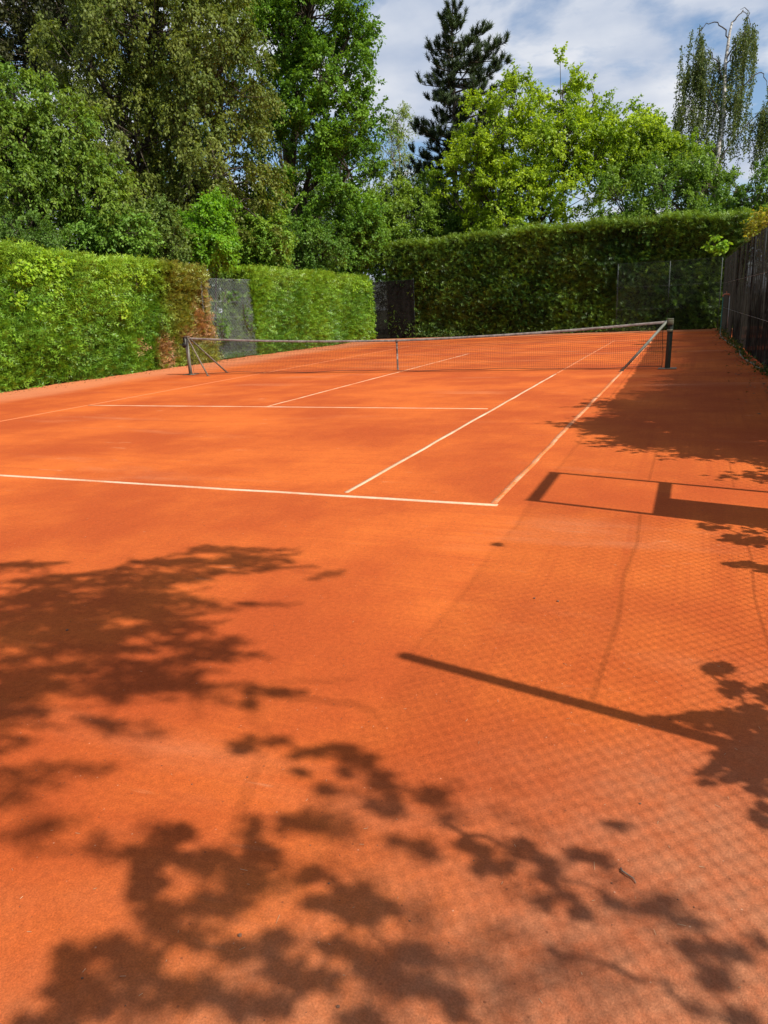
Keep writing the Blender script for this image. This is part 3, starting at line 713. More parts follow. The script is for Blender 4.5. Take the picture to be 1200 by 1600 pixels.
# open chain link fence next to the viewpoint (its shadow lies on the clay) and the gate
fn = empty("chain_link_fence", (2.9, -4, 0), "open chain link fence whose mesh shadow falls on the near clay", "fence", "chain link fence pieces")
chain_link(fn, (2.90, -10.0), (2.90, -0.42), 0.06, 2.98, 0.037, 0.0016, M_galv, 0.015, seed=2)
chain_link(fn, (2.90, 0.70), (2.90, 4.05), 0.06, 2.98, 0.055, 0.0012, M_galv, 0.015, seed=3)
for y in (-9.6, -6.5, -3.31): post(fn, 2.93, y, 3.03, 0.036, M_galv)
for z, rad in ((1.25, 0.0022), (2.02, 0.0032), (2.99, 0.0025)):
    wire(fn, [(2.915, y, z + (-0.03 if k % 2 else 0)) for k, y in enumerate((-3.31, -2.4, -1.8, -1.1, -0.42))], rad, M_galv)
    wire(fn, [(2.915, y, z) for y in (0.70, 2.4, 4.05)], rad*0.8, M_galv)
gt = empty("fence_gate", (2.9, 0.13, 0), "tall gate frame in the near fence with a dark half panel, shadowed on clay", "gate")
M_gate = noisy_mat("gate_paint", (0.03, 0.04, 0.035), (0.07, 0.08, 0.07), 8, 0.5, (1, 1, 1), 0.1)
for y in (-0.39, 0.66):
    m_ = MB(); m_.box((2.885, y-0.022, 0.0), (2.925, y+0.022, 3.03)); m_.build("gate_post", M_gate, gt, bevel=0.004)
m_ = MB(); m_.box((2.89, -0.366, 2.925), (2.92, 0.636, 3.025)); m_.build("top_rail", M_gate, gt, bevel=0.004)
m_ = MB(); m_.box((2.89, -0.366, 1.80), (2.92, 0.636, 1.90)); m_.build("middle_rail", M_gate, gt, bevel=0.004)
m_ = MB(); m_.box((2.897, -0.366, 0.06), (2.913, 0.10, 1.795)); gp = m_.build("gate_panel", M_gate, gt, bevel=0.003)
m_ = MB(); m_.box((2.893, 0.102, 0.06), (2.917, 0.135, 1.795)); m_.build("gate_stile", M_gate, gp, bevel=0.003)

# tap and hose on the right fence
M_brass = noisy_mat("brass_tap", (0.42, 0.17, 0.09), (0.55, 0.26, 0.16), 30, 0.5, (1, 1, 1), 0.1)
tp = empty("garden_tap", (2.50, 25.3, 0), "small copper coloured tap on the screened fence", "tap")
m_ = MB(); m_.tube([(2.535, 25.3, 0.0), (2.535, 25.3, 1.46)], 0.016, 8); m_.build("pipe", M_galv, tp)
m_ = MB(); m_.tube([(2.535, 25.3, 1.455), (2.49, 25.3, 1.50), (2.36, 25.29, 1.50), (2.315, 25.28, 1.47), (2.31, 25.28, 1.41)], [0.026, 0.03, 0.03, 0.026, 0.024], 8); spt = m_.build("spout", M_brass, tp, smooth=True)
m_ = MB(); m_.tube([(2.42, 25.22, 1.58), (2.42, 25.38, 1.58)], 0.016, 6); m_.tube([(2.42, 25.3, 1.51), (2.42, 25.3, 1.575)], 0.012, 6); m_.build("handle", M_brass, spt)
def hose_mat():
    m, N, L, o = new_mat("dusty_hose")
    g = N('ShaderNodeNewGeometry'); s_ = N('ShaderNodeSeparateXYZ'); L(g.outputs['Position'], s_.inputs[0])
    n = N('ShaderNodeTexNoise', i_Scale=3.0, i_Detail=4); L(g.outputs['Position'], n.inputs[0])
    mr = N('ShaderNodeMapRange'); mr.inputs[1].default_value = 0.05; mr.inputs[2].default_value = 0.35; L(s_.outputs[2], mr.inputs[0])
    mx_ = N('ShaderNodeMixRGB'); L(mr.outputs[0], mx_.inputs[0]); mx_.inputs[1].default_value = (0.42, 0.36, 0.28, 1); mx_.inputs[2].default_value = (0.03, 0.30, 0.24, 1)
    m2 = N('ShaderNodeMixRGB', blend_type='MULTIPLY'); m2.inputs[0].default_value = 0.5; L(mx_.outputs[0], m2.inputs[1]); L(n.outputs[0], m2.inputs[2])
    p = N('ShaderNodeBsdfPrincipled', i_Roughness=0.5); L(m2.outputs[0], p.inputs['Base Color']); L(p.outputs[0], o.inputs[0]); return m
hp = np.array([(2.31, 25.28, 1.41), (2.31, 25.27, 1.2), (2.305, 25.22, 0.6), (2.30, 25.15, 0.12), (2.30, 24.9, 0.02), (2.36, 22.6, 0.018), (2.46, 20.35, 0.018), (2.57, 18.4, 0.018), (2.59, 17.0, 0.018), (2.53, 15.3, 0.018), (2.55, 14.2, 0.018), (2.66, 12.7, 0.018), (2.69, 11.9, 0.018), (2.78, 10.9, 0.018), (2.79, 9.5, 0.018), (2.72, 8.0, 0.018), (2.76, 6.4, 0.018)])
tt = np.linspace(0, len(hp)-1, 110)
hs = np.stack([np.interp(tt, np.arange(len(hp)), hp[:, k]) for k in range(3)], 1)
for _ in range(2): hs[1:-1] = (hs[:-2]+2*hs[1:-1]+hs[2:])/4
m_ = MB(); m_.tube(hs, 0.016, 7); tag(m_.build("garden_hose", hose_mat(), smooth=True), "green garden hose hanging from the tap, dusty along the fence foot", "hose")

# crown lobes: centre x, y, z, horizontal and vertical radius
BEECH = [(-19.8,23.4,15.7,3.9,1.8),(-19.9,22.6,13.0,3.9,2.0),(-22.2,21.2,11.6,2.6,2.1),(-17.5,23.1,11.3,2.8,2.4),(-20.4,21.2,8.9,3.2,2.4),(-17.4,22.2,8.0,2.8,2.4),(-23.1,21.3,13.4,1.8,1.6),(-16.2,22.0,6.0,1.6,1.6),(-19.2,20.8,6.1,2.4,1.6),(-17.9,20.9,4.8,2.1,1.1)]
OAK = [(-17.8,34.5,19.4,3.0,2.0),(-18.2,33.3,16.3,3.3,2.0),(-16.2,33.9,15.2,1.5,2.0),(-16.8,33.0,13.3,2.5,2.0),(-15.5,33.0,11.3,1.5,1.7),(-17.3,32.0,10.5,2.0,2.0),(-15.7,32.0,8.5,1.7,2.0),(-17.7,30.8,7.3,2.0,1.8),(-19.7,32.4,15.4,2.0,2.0),(-19.5,31.5,12.2,1.5,2.0),(-15.1,31.5,5.9,1.3,1.7),(-21.2,32.8,18.6,2.3,1.7),(-18.4,29.8,5.1,2.0,1.5)]
CHERRY = [(-19.1,14.3,8.7,1.1,0.9),(-19.1,13.9,7.3,1.6,1.2),(-17.9,14.4,7.5,1.4,1.1),(-17.3,14.3,6.2,1.3,1.0),(-18.6,13.6,5.7,1.6,0.9),(-21.0,13.2,7.8,1.6,1.9),(-16.6,14.3,5.2,0.9,0.7)]
DARKTREE = [(-34.2,29.3,18.1,3.2,2.1),(-31.6,30.5,18.3,2.8,1.8),(-32.8,29.2,15.7,3.2,2.1),(-36.1,28.1,16.9,2.8,2.8),(-30.1,31.6,19.9,3.2,2.1),(-34.1,30.2,20.8,3.2,2.5)]
SHRUBA = [(-17.1,11.5,4.2,1.3,0.5),(-18.5,10.9,4.2,1.1,0.6),(-16.6,11.6,3.8,1.1,0.5)]
SHRUBB = [(-17.4,14.3,4.3,1.2,0.6),(-16.2,14.8,4.3,1.1,0.7),(-16.8,14.6,4.8,0.8,0.5)]
SHRUBC = [(-16.9,16.7,4.2,1.0,0.8),(-16.2,17.0,4.3,1.0,0.9),(-16.6,17.0,5.0,0.9,0.7)]
SAPLING = [(-15.6,18.6,5.0,0.8,0.7),(-15.2,18.5,4.1,0.9,0.7),(-15.8,18.2,4.0,0.7,0.5),(-15.1,19.0,5.5,0.5,0.5)]
SHRUBD = [(-16.2,22.8,4.6,1.1,1.0),(-15.3,23.1,4.5,1.0,1.0),(-15.8,22.8,4.0,1.2,0.7)]
SHRUBE = [(-16.3,27.3,4.9,1.2,1.1),(-15.3,27.6,4.4,1.2,1.1),(-16.5,27.0,4.0,1.4,0.8)]
SHRUBF = [(-15.7,30.9,4.8,1.3,1.5),(-14.8,31.5,5.5,1.2,1.5),(-15.3,30.8,3.8,1.2,0.8)]
SHRUBG = [(-15.2,35.3,7.2,1.4,1.4),(-13.8,35.6,6.4,1.6,1.6),(-14.4,35.0,5.2,1.6,1.1),(-15.2,34.5,4.6,1.1,1.1)]
SHRUBH = [(-12.8,38.3,6.4,1.3,1.3),(-13.7,38.3,7.7,1.1,1.3),(-11.7,38.7,6.2,1.5,0.9)]
PALEBIRCH = [(-21.5,54.4,15.8,1.4,1.5),(-21.8,53.6,13.6,1.8,2.0),(-20.4,53.8,12.3,1.5,1.8),(-22.1,52.6,11.0,1.8,2.0)]
MAPLE = [(-6.3,40.8,12.9,2.0,1.7),(-10.1,38.6,11.1,2.2,2.0),(-8.2,39.8,12.4,1.8,1.6),(-7.1,39.6,9.9,3.2,2.2),(-10.6,37.7,8.7,1.8,1.8),(-8.9,38.1,7.6,2.9,1.8),(-5.9,39.3,7.4,2.7,1.6),(-4.6,41.3,12.2,1.1,1.4),(-3.5,41.3,10.6,1.8,1.4),(-5.1,40.4,9.8,2.2,1.8),(-11.5,36.9,7.3,1.0,1.4),(-8.5,37.8,6.0,3.2,0.9)]
MAPLE2 = [(-2.3,45.0,10.0,2.1,1.5),(-3.7,44.2,9.2,1.9,1.7),(-0.5,45.7,9.8,1.5,1.2),(-2.0,45.5,11.3,1.0,1.2)]
PLUM = [(-3.1,39.2,6.8,2.1,1.4),(-0.9,40.3,7.4,2.1,1.6),(1.4,41.2,7.2,1.9,1.4),(3.3,42.0,6.8,2.1,1.2),(5.3,42.9,7.0,2.1,1.6),(0.7,41.3,8.5,1.6,0.9),(4.7,42.2,5.7,1.8,0.9)]
BIRCH = [(2.0,56.1,18.3,1.3,1.8),(0.9,55.1,16.3,1.5,2.2),(2.9,56.0,16.6,1.1,2.2),(0.2,54.0,13.8,1.3,2.0),(2.3,54.7,13.2,1.5,2.2),(4.4,55.1,11.5,1.8,1.5),(5.1,56.0,13.5,0.9,1.3)]

# ------------------------------------------------------------------ trees behind the left hedge
BR1, BR2 = (0.056, 0.100, 0.022), (0.135, 0.180, 0.052)
plant("beech_tree", "large olive brown beech with drooping sprays behind the left hedge", "tree", (-21.5, 21.0), BEECH, 430, 9, 29, 0.95, 0.14, 0.092, BR1, BR2,
      droop=0.75, hang=0.5, trunk=0.38, seed=101, inner=0.3, show_twigs=0.08)
plant("oak_tree", "tall deep green oak with forked trunk above the far left corner", "tree", (-19.4, 31.6), OAK, 420, 8, 28, 0.80, 0.16, 0.115, (0.040, 0.115, 0.016), (0.115, 0.235, 0.030),
      droop=0.1, hang=0.2, trunk=0.42, seed=102, inner=0.45, show_twigs=0.15, bend=(-19.6, 31.8, 6))
plant("cherry_tree", "light green cherry tree with layered leaf sprays at the far left", "tree", (-18.9, 13.6), CHERRY, 240, 8, 24, 0.75, 0.135, 0.072, (0.055, 0.135, 0.022), (0.135, 0.225, 0.042),
      droop=0.45, hang=0.5, trunk=0.2, seed=103, inner=0.45, show_twigs=0.3)
plant("dark_tree", "very dark green tree filling the top left corner behind the beech", "tree", (-32.5, 29.0), DARKTREE, 210, 8, 16, 1.1, 0.20, 0.14, (0.022, 0.035, 0.016), (0.045, 0.055, 0.026),
      droop=0.2, trunk=0.45, seed=104, inner=0.3, show_twigs=0.1)
SH = "shrubs behind the left hedge"
plant("shrub", "low dark green rounded shrub at the left edge above the hedge", "shrub", (-17.3, 11.4), SHRUBA, 112, 7, 18, 0.4, 0.075, 0.05, (0.041, 0.101, 0.024), (0.095, 0.189, 0.041), seed=110, trunk=0.08, stems=3, group=SH)
plant("shrub", "mid green broad leaved shrub below the cherry tree", "shrub", (-16.8, 14.5), SHRUBB, 125, 7, 18, 0.4, 0.11, 0.085, (0.061, 0.155, 0.030), (0.135, 0.270, 0.061), seed=111, trunk=0.07, stems=3, group=SH)
plant("shrub", "dull green bushy shrub under the middle of the beech", "shrub", (-16.6, 16.9), SHRUBC, 137, 7, 18, 0.4, 0.095, 0.07, (0.054, 0.115, 0.030), (0.128, 0.203, 0.061), seed=112, trunk=0.07, stems=3, group=SH)
plant("sapling", "bright fresh green sapling above the grey wire panel", "tree", (-15.7, 18.5), SAPLING, 100, 7, 18, 0.4, 0.12, 0.085, (0.075, 0.20, 0.022), (0.15, 0.33, 0.04), seed=113, trunk=0.05, mat=M_leaf_thin)
plant("shrub", "green shrub left of the oak trunk foot", "shrub", (-15.9, 22.9), SHRUBD, 125, 7, 18, 0.45, 0.11, 0.08, (0.068, 0.169, 0.027), (0.162, 0.290, 0.047), seed=114, trunk=0.07, stems=3, group=SH)
plant("shrub", "dark leafy shrub below the oak crown", "shrub", (-16.0, 27.3), SHRUBE, 125, 7, 18, 0.5, 0.11, 0.08, (0.041, 0.115, 0.022), (0.101, 0.203, 0.041), seed=115, trunk=0.07, stems=3, group=SH)
plant("shrub", "tall green shrub at the corner where the two hedges meet", "shrub", (-15.2, 31.2), SHRUBF, 137, 7, 18, 0.5, 0.12, 0.085, (0.047, 0.135, 0.022), (0.115, 0.236, 0.041), seed=116, trunk=0.08, stems=3, group=SH)
plant("bush", "rounded green bush above the left end of the far hedge", "shrub", (-14.4, 35.1), SHRUBG, 162, 7, 18, 0.55, 0.13, 0.09, (0.068, 0.155, 0.027), (0.162, 0.270, 0.047), seed=117, trunk=0.1, stems=2, group="bushes behind the far hedge")
plant("bush", "shaded bush between the pine foot and the yellow green maple", "shrub", (-12.6, 38.4), SHRUBH, 150, 7, 18, 0.55, 0.12, 0.085, (0.041, 0.108, 0.022), (0.101, 0.189, 0.038), seed=118, trunk=0.1, stems=2, group="bushes behind the far hedge")
plant("birch_tree", "slender pale green birch left of the pine", "tree", (-21.3, 53.5), PALEBIRCH, 90, 7, 14, 1.0, 0.14, 0.09, (0.09, 0.16, 0.04), (0.16, 0.23, 0.07), droop=0.7, hang=0.5, seed=119, trunk=0.2, bark=M_birch)
# filling shrubs seen through the wire panel
plant("shrub", "shaded shrub seen through the grey wire panel", "shrub", (-16.1, 18.5), [(-16.2, 17.3, 1.2, 0.8, 1.0), (-16.1, 19.4, 1.3, 0.8, 1.1), (-16.4, 18.5, 2.4, 1.1, 0.7), (-16.5, 16.9, 2.7, 0.8, 0.7), (-16.5, 20.0, 2.7, 0.8, 0.7), (-16.3, 18.3, 0.8, 0.9, 0.8)], 150, 7, 14, 0.4, 0.10, 0.07, (0.041, 0.101, 0.027), (0.115, 0.216, 0.054), seed=120, trunk=0.05, stems=2, group=SH)

# ------------------------------------------------------------------ trees behind the far hedge
plant("maple_tree", "bright yellow green maple in the middle behind the far hedge", "tree", (-8.0, 39.0), MAPLE, 300, 8, 23, 0.85, 0.165, 0.12, (0.085, 0.180, 0.014), (0.240, 0.365, 0.034),
      droop=0.15, hang=0.35, trunk=0.24, seed=130, stems=3, inner=0.35, mat=M_leaf_thin, show_twigs=0.4, twr=0.010, spread=1.0)
plant("maple_tree", "smaller yellow green maple right of the big one", "tree", (-2.2, 44.7), MAPLE2, 140, 8, 22, 0.75, 0.165, 0.12, (0.075, 0.165, 0.016), (0.20, 0.305, 0.034),
      droop=0.15, hang=0.35, trunk=0.18, seed=131, stems=2, inner=0.35, mat=M_leaf_thin, show_twigs=0.3, twr=0.010)
plant("plum_tree", "mid green spreading plum tree above the right end of the far hedge", "tree", (1.0, 40.8), PLUM+[(-2, 40, 5.2, 2.4, 1.0), (1.5, 41, 5.2, 2.6, 1.0), (5, 42, 4.8, 2.4, 1.0)], 340, 8, 22, 0.7, 0.135, 0.095, (0.05, 0.125, 0.022), (0.13, 0.235, 0.042),
      droop=0.25, hang=0.35, trunk=0.22, seed=132, inner=0.4, show_twigs=0.2, stems=2)

# weeping birch: white stem, bare arching limbs, hanging strands
def weeping_birch():
    r = np.random.default_rng(140)
    root = empty("weeping_birch", (2.6, 54.0, 0), "tall thin weeping birch with white stem and bare arching limbs at right", "tree")
    st = np.array([(2.6, 54.0, -0.1), (2.5, 54.0, 4.8), (2.1, 53.9, 8), (2.05, 54.0, 10.3), (2.3, 54.7, 13.2), (2.2, 55.5, 16.6), (2.35, 56.2, 18.6), (2.45, 56.5, 19.3)])
    m_ = MB(); m_.tube(st, np.array([0.30, 0.26, 0.22, 0.2, 0.16, 0.12, 0.09, 0.07])*0.95, 9); trunk = m_.build("trunk", M_birch, root, smooth=True)
    limbs = [
        [(2.3, 56.0, 18.2), (1.9, 56.1, 19.0), (1.4, 56.1, 19.4), (0.8, 55.9, 19.3), (0.3, 55.7, 18.6), (0.1, 55.6, 17.6)],
        [(2.45, 56.5, 19.2), (2.7, 56.8, 19.6), (3.1, 57.1, 20.1), (3.5, 57.0, 19.6), (3.8, 56.8, 18.6)],
        [(2.3, 55.6, 17.0), (2.9, 55.9, 18.0), (3.4, 56.2, 18.8), (3.5, 56.2, 19.6), (3.2, 56.2, 20.0), (2.9, 56.2, 19.9)],
        [(2.35, 54.6, 13.2), (2.9, 54.9, 13.9), (3.4, 55.2, 15.0), (3.35, 55.3, 15.5), (2.9, 55.3, 15.6)],
        [(3.4, 55.2, 15.0), (4.0, 55.6, 15.6), (4.6, 55.9, 15.8), (4.9, 56.0, 15.2), (5.0, 56.0, 14.4)],
        [(2.1, 53.9, 10.0), (2.8, 54.2, 11.3), (3.7, 54.6, 12.3), (4.6, 55.0, 13.2), (5.3, 55.2, 13.2), (6.0, 55.3, 12.3)],
        [(2.1, 54.0, 10.5), (1.3, 54.0, 11.6), (0.4, 54.0, 13.6), (-0.2, 54.0, 14.0), (-0.6, 53.9, 13.3)],
        [(2.2, 54.6, 13.0), (1.4, 54.6, 14.6), (0.7, 54.9, 16.2), (0.2, 55.0, 16.8), (-0.3, 55.0, 16.2)],
        [(2.2, 55.2, 15.4), (1.6, 55.3, 16.8), (1.0, 55.4, 17.6), (0.5, 55.4, 17.4)],
        [(2.3, 55.5, 16.6), (2.9, 55.7, 17.6), (3.3, 55.9, 18.3), (3.7, 56, 18.4)],
        [(2.0, 53.9, 8.5), (1.0, 53.9, 9.6), (0.1, 53.8, 10.6), (-0.5, 53.7, 10.8)],
        [(2.3, 54.8, 13.5), (2.8, 54.4, 14.6), (3.0, 54.2, 14.4)]]
    m_ = MB()
    for k, l in enumerate(limbs):
        l = np.array(l, float); t = np.linspace(0, len(l)-1, 16); l2 = np.stack([np.interp(t, np.arange(len(l)), l[:, q]) for q in range(3)], 1)
        l2[1:-1] += r.normal(0, 0.035, (14, 3))
        m_.tube(l2, np.linspace(0.050, 0.010, 16), 6)
        limbs[k] = l2
    m_.build("limb", M_bark, root, smooth=True)
    # strands
    src = []; strands = []
    for k, l in enumerate(limbs):
        lo, hi, n = {0: (9, 16, 15), 1: (13, 16, 9), 2: (15, 16, 1), 3: (5, 9, 8), 4: (13, 16, 5), 5: (7, 16, 44), 6: (5, 16, 34), 7: (5, 16, 40), 8: (5, 16, 30), 9: (5, 16, 26), 10: (4, 16, 30), 11: (3, 16, 14)}[k]
        for _ in range(n):
            p = l[r.integers(lo, hi)] + np.array([r.normal(0, 0.32), r.normal(0, 0.5), r.normal(0, 0.2)]); ln = r.uniform(0.9, 4.2)
            src.append((p, ln))
    for _ in range(60):
        z = r.uniform(8.5, 17.0); p = np.array([np.interp(z, st[:, 2], st[:, 0]) + r.normal(0, 0.35), np.interp(z, st[:, 2], st[:, 1]) + r.normal(0, 0.4), z]); src.append((p, r.uniform(1.0, 2.8)))
    P, A, Nm = [], [], []
    mt = MB()
    for p, ln in src:
        a = r.uniform(0, 6.28); o = np.array([math.cos(a), math.sin(a), 0])*r.uniform(0.1, 0.45)
        t = np.linspace(0, 1, 5)[:, None]
        pts = p + o*np.sqrt(t) + np.array([0, 0, -1])*ln*(t**1.15) + np.array([0, 0, 0.15])*np.sin(t*3.1)*(1-t)
        mt.tube(pts, np.linspace(0.010, 0.005, 5), 3, cap=False)
        n = int(ln*46); tt_ = r.uniform(0.04, 1.05, n)[:, None]
        q = p + o*np.sqrt(tt_) + np.array([0, 0, -1])*ln*(tt_**1.15)
        P.append(q + r.normal(0, 0.075, (n, 3))); A.append(r.normal(0, 0.5, (n, 3)) + np.array([0, 0, -0.9])); Nm.append(r.normal(0, 1, (n, 3)))
    mt.build("hanging_twigs", M_bark, root)
    P = np.concatenate(P); A = np.concatenate(A); Nm = np.concatenate(Nm); n = len(P)
    m = r.uniform(0, 1, (n, 1)); C = (np.array((0.07, 0.12, 0.034))*(1-m) + np.array((0.175, 0.205, 0.055))*m)*r.uniform(0.75, 1.25, (n, 1))
    leaves(P, A, Nm, 0.14*r.uniform(0.7, 1.2, n), 0.095*r.uniform(0.7, 1.2, n), C, M_leaf, "crown", root)
weeping_birch()

# pine
def pine():
    r = np.random.default_rng(150)
    root = empty("pine_tree", (-14.3, 46.2, 0), "tall dark pine with upturned branch tips in front of clouds", "tree")
    m_ = MB(); tz = np.linspace(-0.1, 20.3, 12)
    m_.tube(np.c_[-14.3 + 0.05*np.sin(tz), np.full(12, 46.2), tz], np.linspace(0.36, 0.03, 12), 8)
    # height -> reach on the left and right seen from the court
    zs = np.array([4, 7, 9, 11, 12.5, 13.5, 14.5, 15.5, 16.5, 17.5, 18.5, 19.3, 20.0])
    lf = np.array([3.2, 3.4, 3.3, 3.1, 2.7, 1.5, 1.5, 2.3, 1.9, 1.6, 1.4, 0.8, 0.4])
    rt = np.array([3.2, 3.6, 3.6, 3.4, 3.3, 3.6, 3.8, 3.3, 3.6, 3.2, 1.7, 0.8, 0.4])
    P, A = [], []
    for z in np.arange(4.0, 20.2, 0.42):
        nb = 6 if z < 18.5 else 5; a0 = r.uniform(0, 6.28)
        for b in range(nb):
            a = a0 + b*6.283/nb + r.normal(0, 0.2); cx = math.cos(a)
            if r.uniform() < 0.22: continue
            R = np.interp(z, zs, rt if cx > 0 else lf)*(0.8+0.2*abs(cx))*(0.45 + 0.70*r.uniform(0, 1)**0.7)
            d = np.array([math.cos(a), math.sin(a), 0])
            s = np.array([-14.3, 46.2, z-0.3]); rise = r.uniform(-0.05, 0.45)*R
            e = s + d*R + np.array([0, 0, rise])
            br = bez(s, s + d*R*0.6 + np.array([0, 0, rise*0.1]), e, 6)
            m_.tube(br, np.linspace(0.035+0.012*R, 0.014, 6), 5, cap=False)
            ns = max(2, int(R*4.8))
            for q in range(ns):
                t = r.uniform(0.30, 1.0) if q else 1.0
                c = br[int(round(t*5))] + r.normal(0, 0.06, 3)
                side = np.array([-d[1], d[0], 0])*r.choice([-1, 1])
                sl_ = r.uniform(0.2, 0.75)*min(1, R/2)
                tip = c + (side*r.uniform(0.2, 1) + d*0.6)*sl_ + np.array([0, 0, r.uniform(0.05, 0.45)])
                if q == 0: tip = c + d*0.12 + np.array([0, 0, 0.25])
                m_.tube([c, (c+tip)/2 - np.array([0, 0, 0.05]), tip], [0.014, 0.011, 0.008], 3, cap=False)
                for w in np.linspace(0.15, 1.0, 5):
                    P.append(c + (tip-c)*w); A.append(np.array([0, 0, 0.75]) + nrm(tip-c)*0.6 + r.normal(0, 0.25, 3))
    P.append(np.array([-14.3, 46.2, 20.3])); A.append(np.array([0, 0, 1.0]))
    P = np.array(P); A = np.array(A)
    m_.build("trunk", M_bark, root, smooth=True)
    T = []
    for k in range(13):
        a = k*2.4; s = k/13*0.55; d = np.array([0.55, math.cos(a)*0.75, math.sin(a)*0.75]); d /= np.linalg.norm(d)
        b = np.array([s, 0, 0]); pr = np.cross(d, [1, 0, 0]); pr = pr/np.linalg.norm(pr)*0.055
        T.append([b-pr, b+pr, b+d*0.62])
    n = len(P); C = np.array((0.046, 0.072, 0.026))*r.uniform(0.6, 1.5, (n, 1)) + np.array((0.012, 0.014, 0.0))*r.uniform(0, 1, (n, 1))
    V, F, CC = place(np.array(T), P, A, r.normal(0, 1, (n, 3)), 0.43*r.uniform(0.7, 1.3, n), C)
    np_mesh("crown", V, F, M_needle, root, CC)
pine()

# dense trees further back that close the view between the near trunks, plus unseen ones added as sky blockers
proto = plant("background_tree", "shaded woodland tree standing behind the beech", "tree", (-31.0, 36.0),
      [(-31, 36, 12, 4.2, 3.6), (-33, 36, 8, 3.6, 3.2), (-29, 36, 8, 3.8, 3.2), (-31, 36, 4.5, 4.4, 2.6), (-31, 36, 15, 3, 2.4)], 150, 8, 15, 1.2, 0.24, 0.17, (0.022, 0.06, 0.012), (0.055, 0.115, 0.022), seed=160, trunk=0.4, inner=0.2, show_twigs=0.1, group="woodland trees far behind")
for (x, y, s, a, lab) in ((-24.5, 41.0, 0.95, 1.0, "shaded woodland tree behind the oak trunk"), (-18.5, 46.5, 0.62, 2.2, "low woodland tree seen below the pale birch"),
                          (-38.0, 25.0, 0.95, 3.1, "woodland tree behind the cherry at the left edge"), (-27.0, 29.0, 0.62, 4.0, "small shaded tree between beech and oak"),
                          (-25.0, 19.5, 0.50, 5.0, "small shaded tree behind the beech foot"), (-9.0, 48.0, 0.42, 0.7, "low shaded tree behind the big maple"), (-1.5, 49.0, 0.40, 2.9, "low shaded tree behind the smaller maple"),
                          (6.5, 50.0, 0.45, 1.9, "low shaded tree behind the plum at right"),
                          (-30.5, 22.0, 0.8, 2.6, "shaded tree between the cherry and the beech crowns"), (-14.0, 52.0, 0.5, 5.5, "low shaded tree behind the pine foot"), (-27.5, 37.5, 1.05, 1.7, "shaded woodland tree filling the gap between beech and oak crowns"), (-22.5, 46.0, 0.85, 3.3, "shaded woodland tree right behind the oak crown"),
                          (-23.0, 3.0, 0.9, 1.3, "unseen tree added beyond the left hedge to block sky light"), (-22.0, -8.0, 0.95, 3.7, "unseen tree added left of and behind the viewpoint to block sky light"),  # from here on: unseen trees added to hold back sky light and deepen shadows
                          (-12.0, -21.0, 1.0, 0.4, "unseen tree added behind the viewpoint, left of the court axis, to block sky light"), (-2.0, -24.0, 1.0, 2.0, "unseen tree added straight behind the viewpoint to block sky light"), (8.0, -23.0, 0.95, 4.4, "unseen tree added behind the viewpoint to the right to block sky light")):
    c = proto.copy(); COL.objects.link(c); c.location = (x, y, -0.1); c.scale = (s, s, s); c.rotation_euler = (0, 0, a); c['label'] = lab
    for ch in proto.children:
        k = ch.copy(); COL.objects.link(k); k.parent = c

# ------------------------------------------------------------------ small plants on hedges and fences
def leaf_patch(name, label, cat, ellipses, n_per, L, W, c1, c2, seed, outward, stem=True, mat=None, kind=None):
    """leaves over elliptical patches of a vertical face: (centre xyz, half width along face, half height)."""
    r = np.random.default_rng(seed); out_ = np.array(outward, float); al = np.array([-out_[1], out_[0], 0])
    c0 = np.array(ellipses[0][0]); root = empty(name, (c0[0], c0[1], 0), label, cat)
    P, A, Nm = [], [], []; m_ = MB()
    for (c, hw, hh) in ellipses:
        c = np.array(c, float); n = int(n_per*hw*hh*3.14)
        a = r.uniform(0, 6.28, n); q = np.sqrt(r.uniform(0, 1, n))*r.uniform(0.7, 1.1, n)
        p = c + al*(np.cos(a)*q*hw)[:, None] + np.array([0, 0, 1.0])*(np.sin(a)*q*hh)[:, None] + out_*r.uniform(-0.05, 0.16, n)[:, None]
        P.append(p + out_*0.06); A.append(r.normal(0, 0.6, (n, 3)) + np.array([0, 0, -0.6]) + out_*0.5); Nm.append(out_*1.0 + r.normal(0, 0.5, (n, 3)) + np.array([0, 0, 0.5]))
        for _ in range(3):
            m_.tube(bez(c + al*r.uniform(-1, 1)*hw*0.5 + np.array([0, 0, -hh]), c + al*r.normal(0, hw*0.4), c + al*r.uniform(-1, 1)*hw*0.6 + np.array([0, 0, hh*0.8]), 6), np.linspace(0.012, 0.005, 6), 4)
    P = np.concatenate(P); A = np.concatenate(A); Nm = np.concatenate(Nm); n = len(P); P[:, 2] = np.maximum(P[:, 2], 0.02)
    m = r.uniform(0, 1, (n, 1)); C = (np.array(c1)*(1-m)+np.array(c2)*m)*r.uniform(0.75, 1.25, (n, 1))
    if stem: tag(m_.build("stem", M_bark, root), kind='stuff')
    leaves(P, A, Nm, L*r.uniform(0.6, 1.2, n), W*r.uniform(0.7, 1.2, n), C, mat or M_leaf_thin, "leaf_cover", root)['kind'] = 'stuff'
    return root
X = LX+0.05
leaf_patch("ivy", "lime green climber draped over the left end of the long hedge", "climber", [((X, 10.0, 3.15), 0.75, 0.35), ((X, 9.9, 2.65), 0.35, 0.4), ((X, 9.0, 2.9), 0.5, 0.3), ((X, 10.5, 2.2), 0.3, 0.35), ((X, 9.3, 1.9), 0.25, 0.3), ((X, 8.7, 2.2), 0.2, 0.3)], 330, 0.11, 0.09, (0.26, 0.44, 0.03), (0.42, 0.62, 0.05), 200, (1, 0, 0))
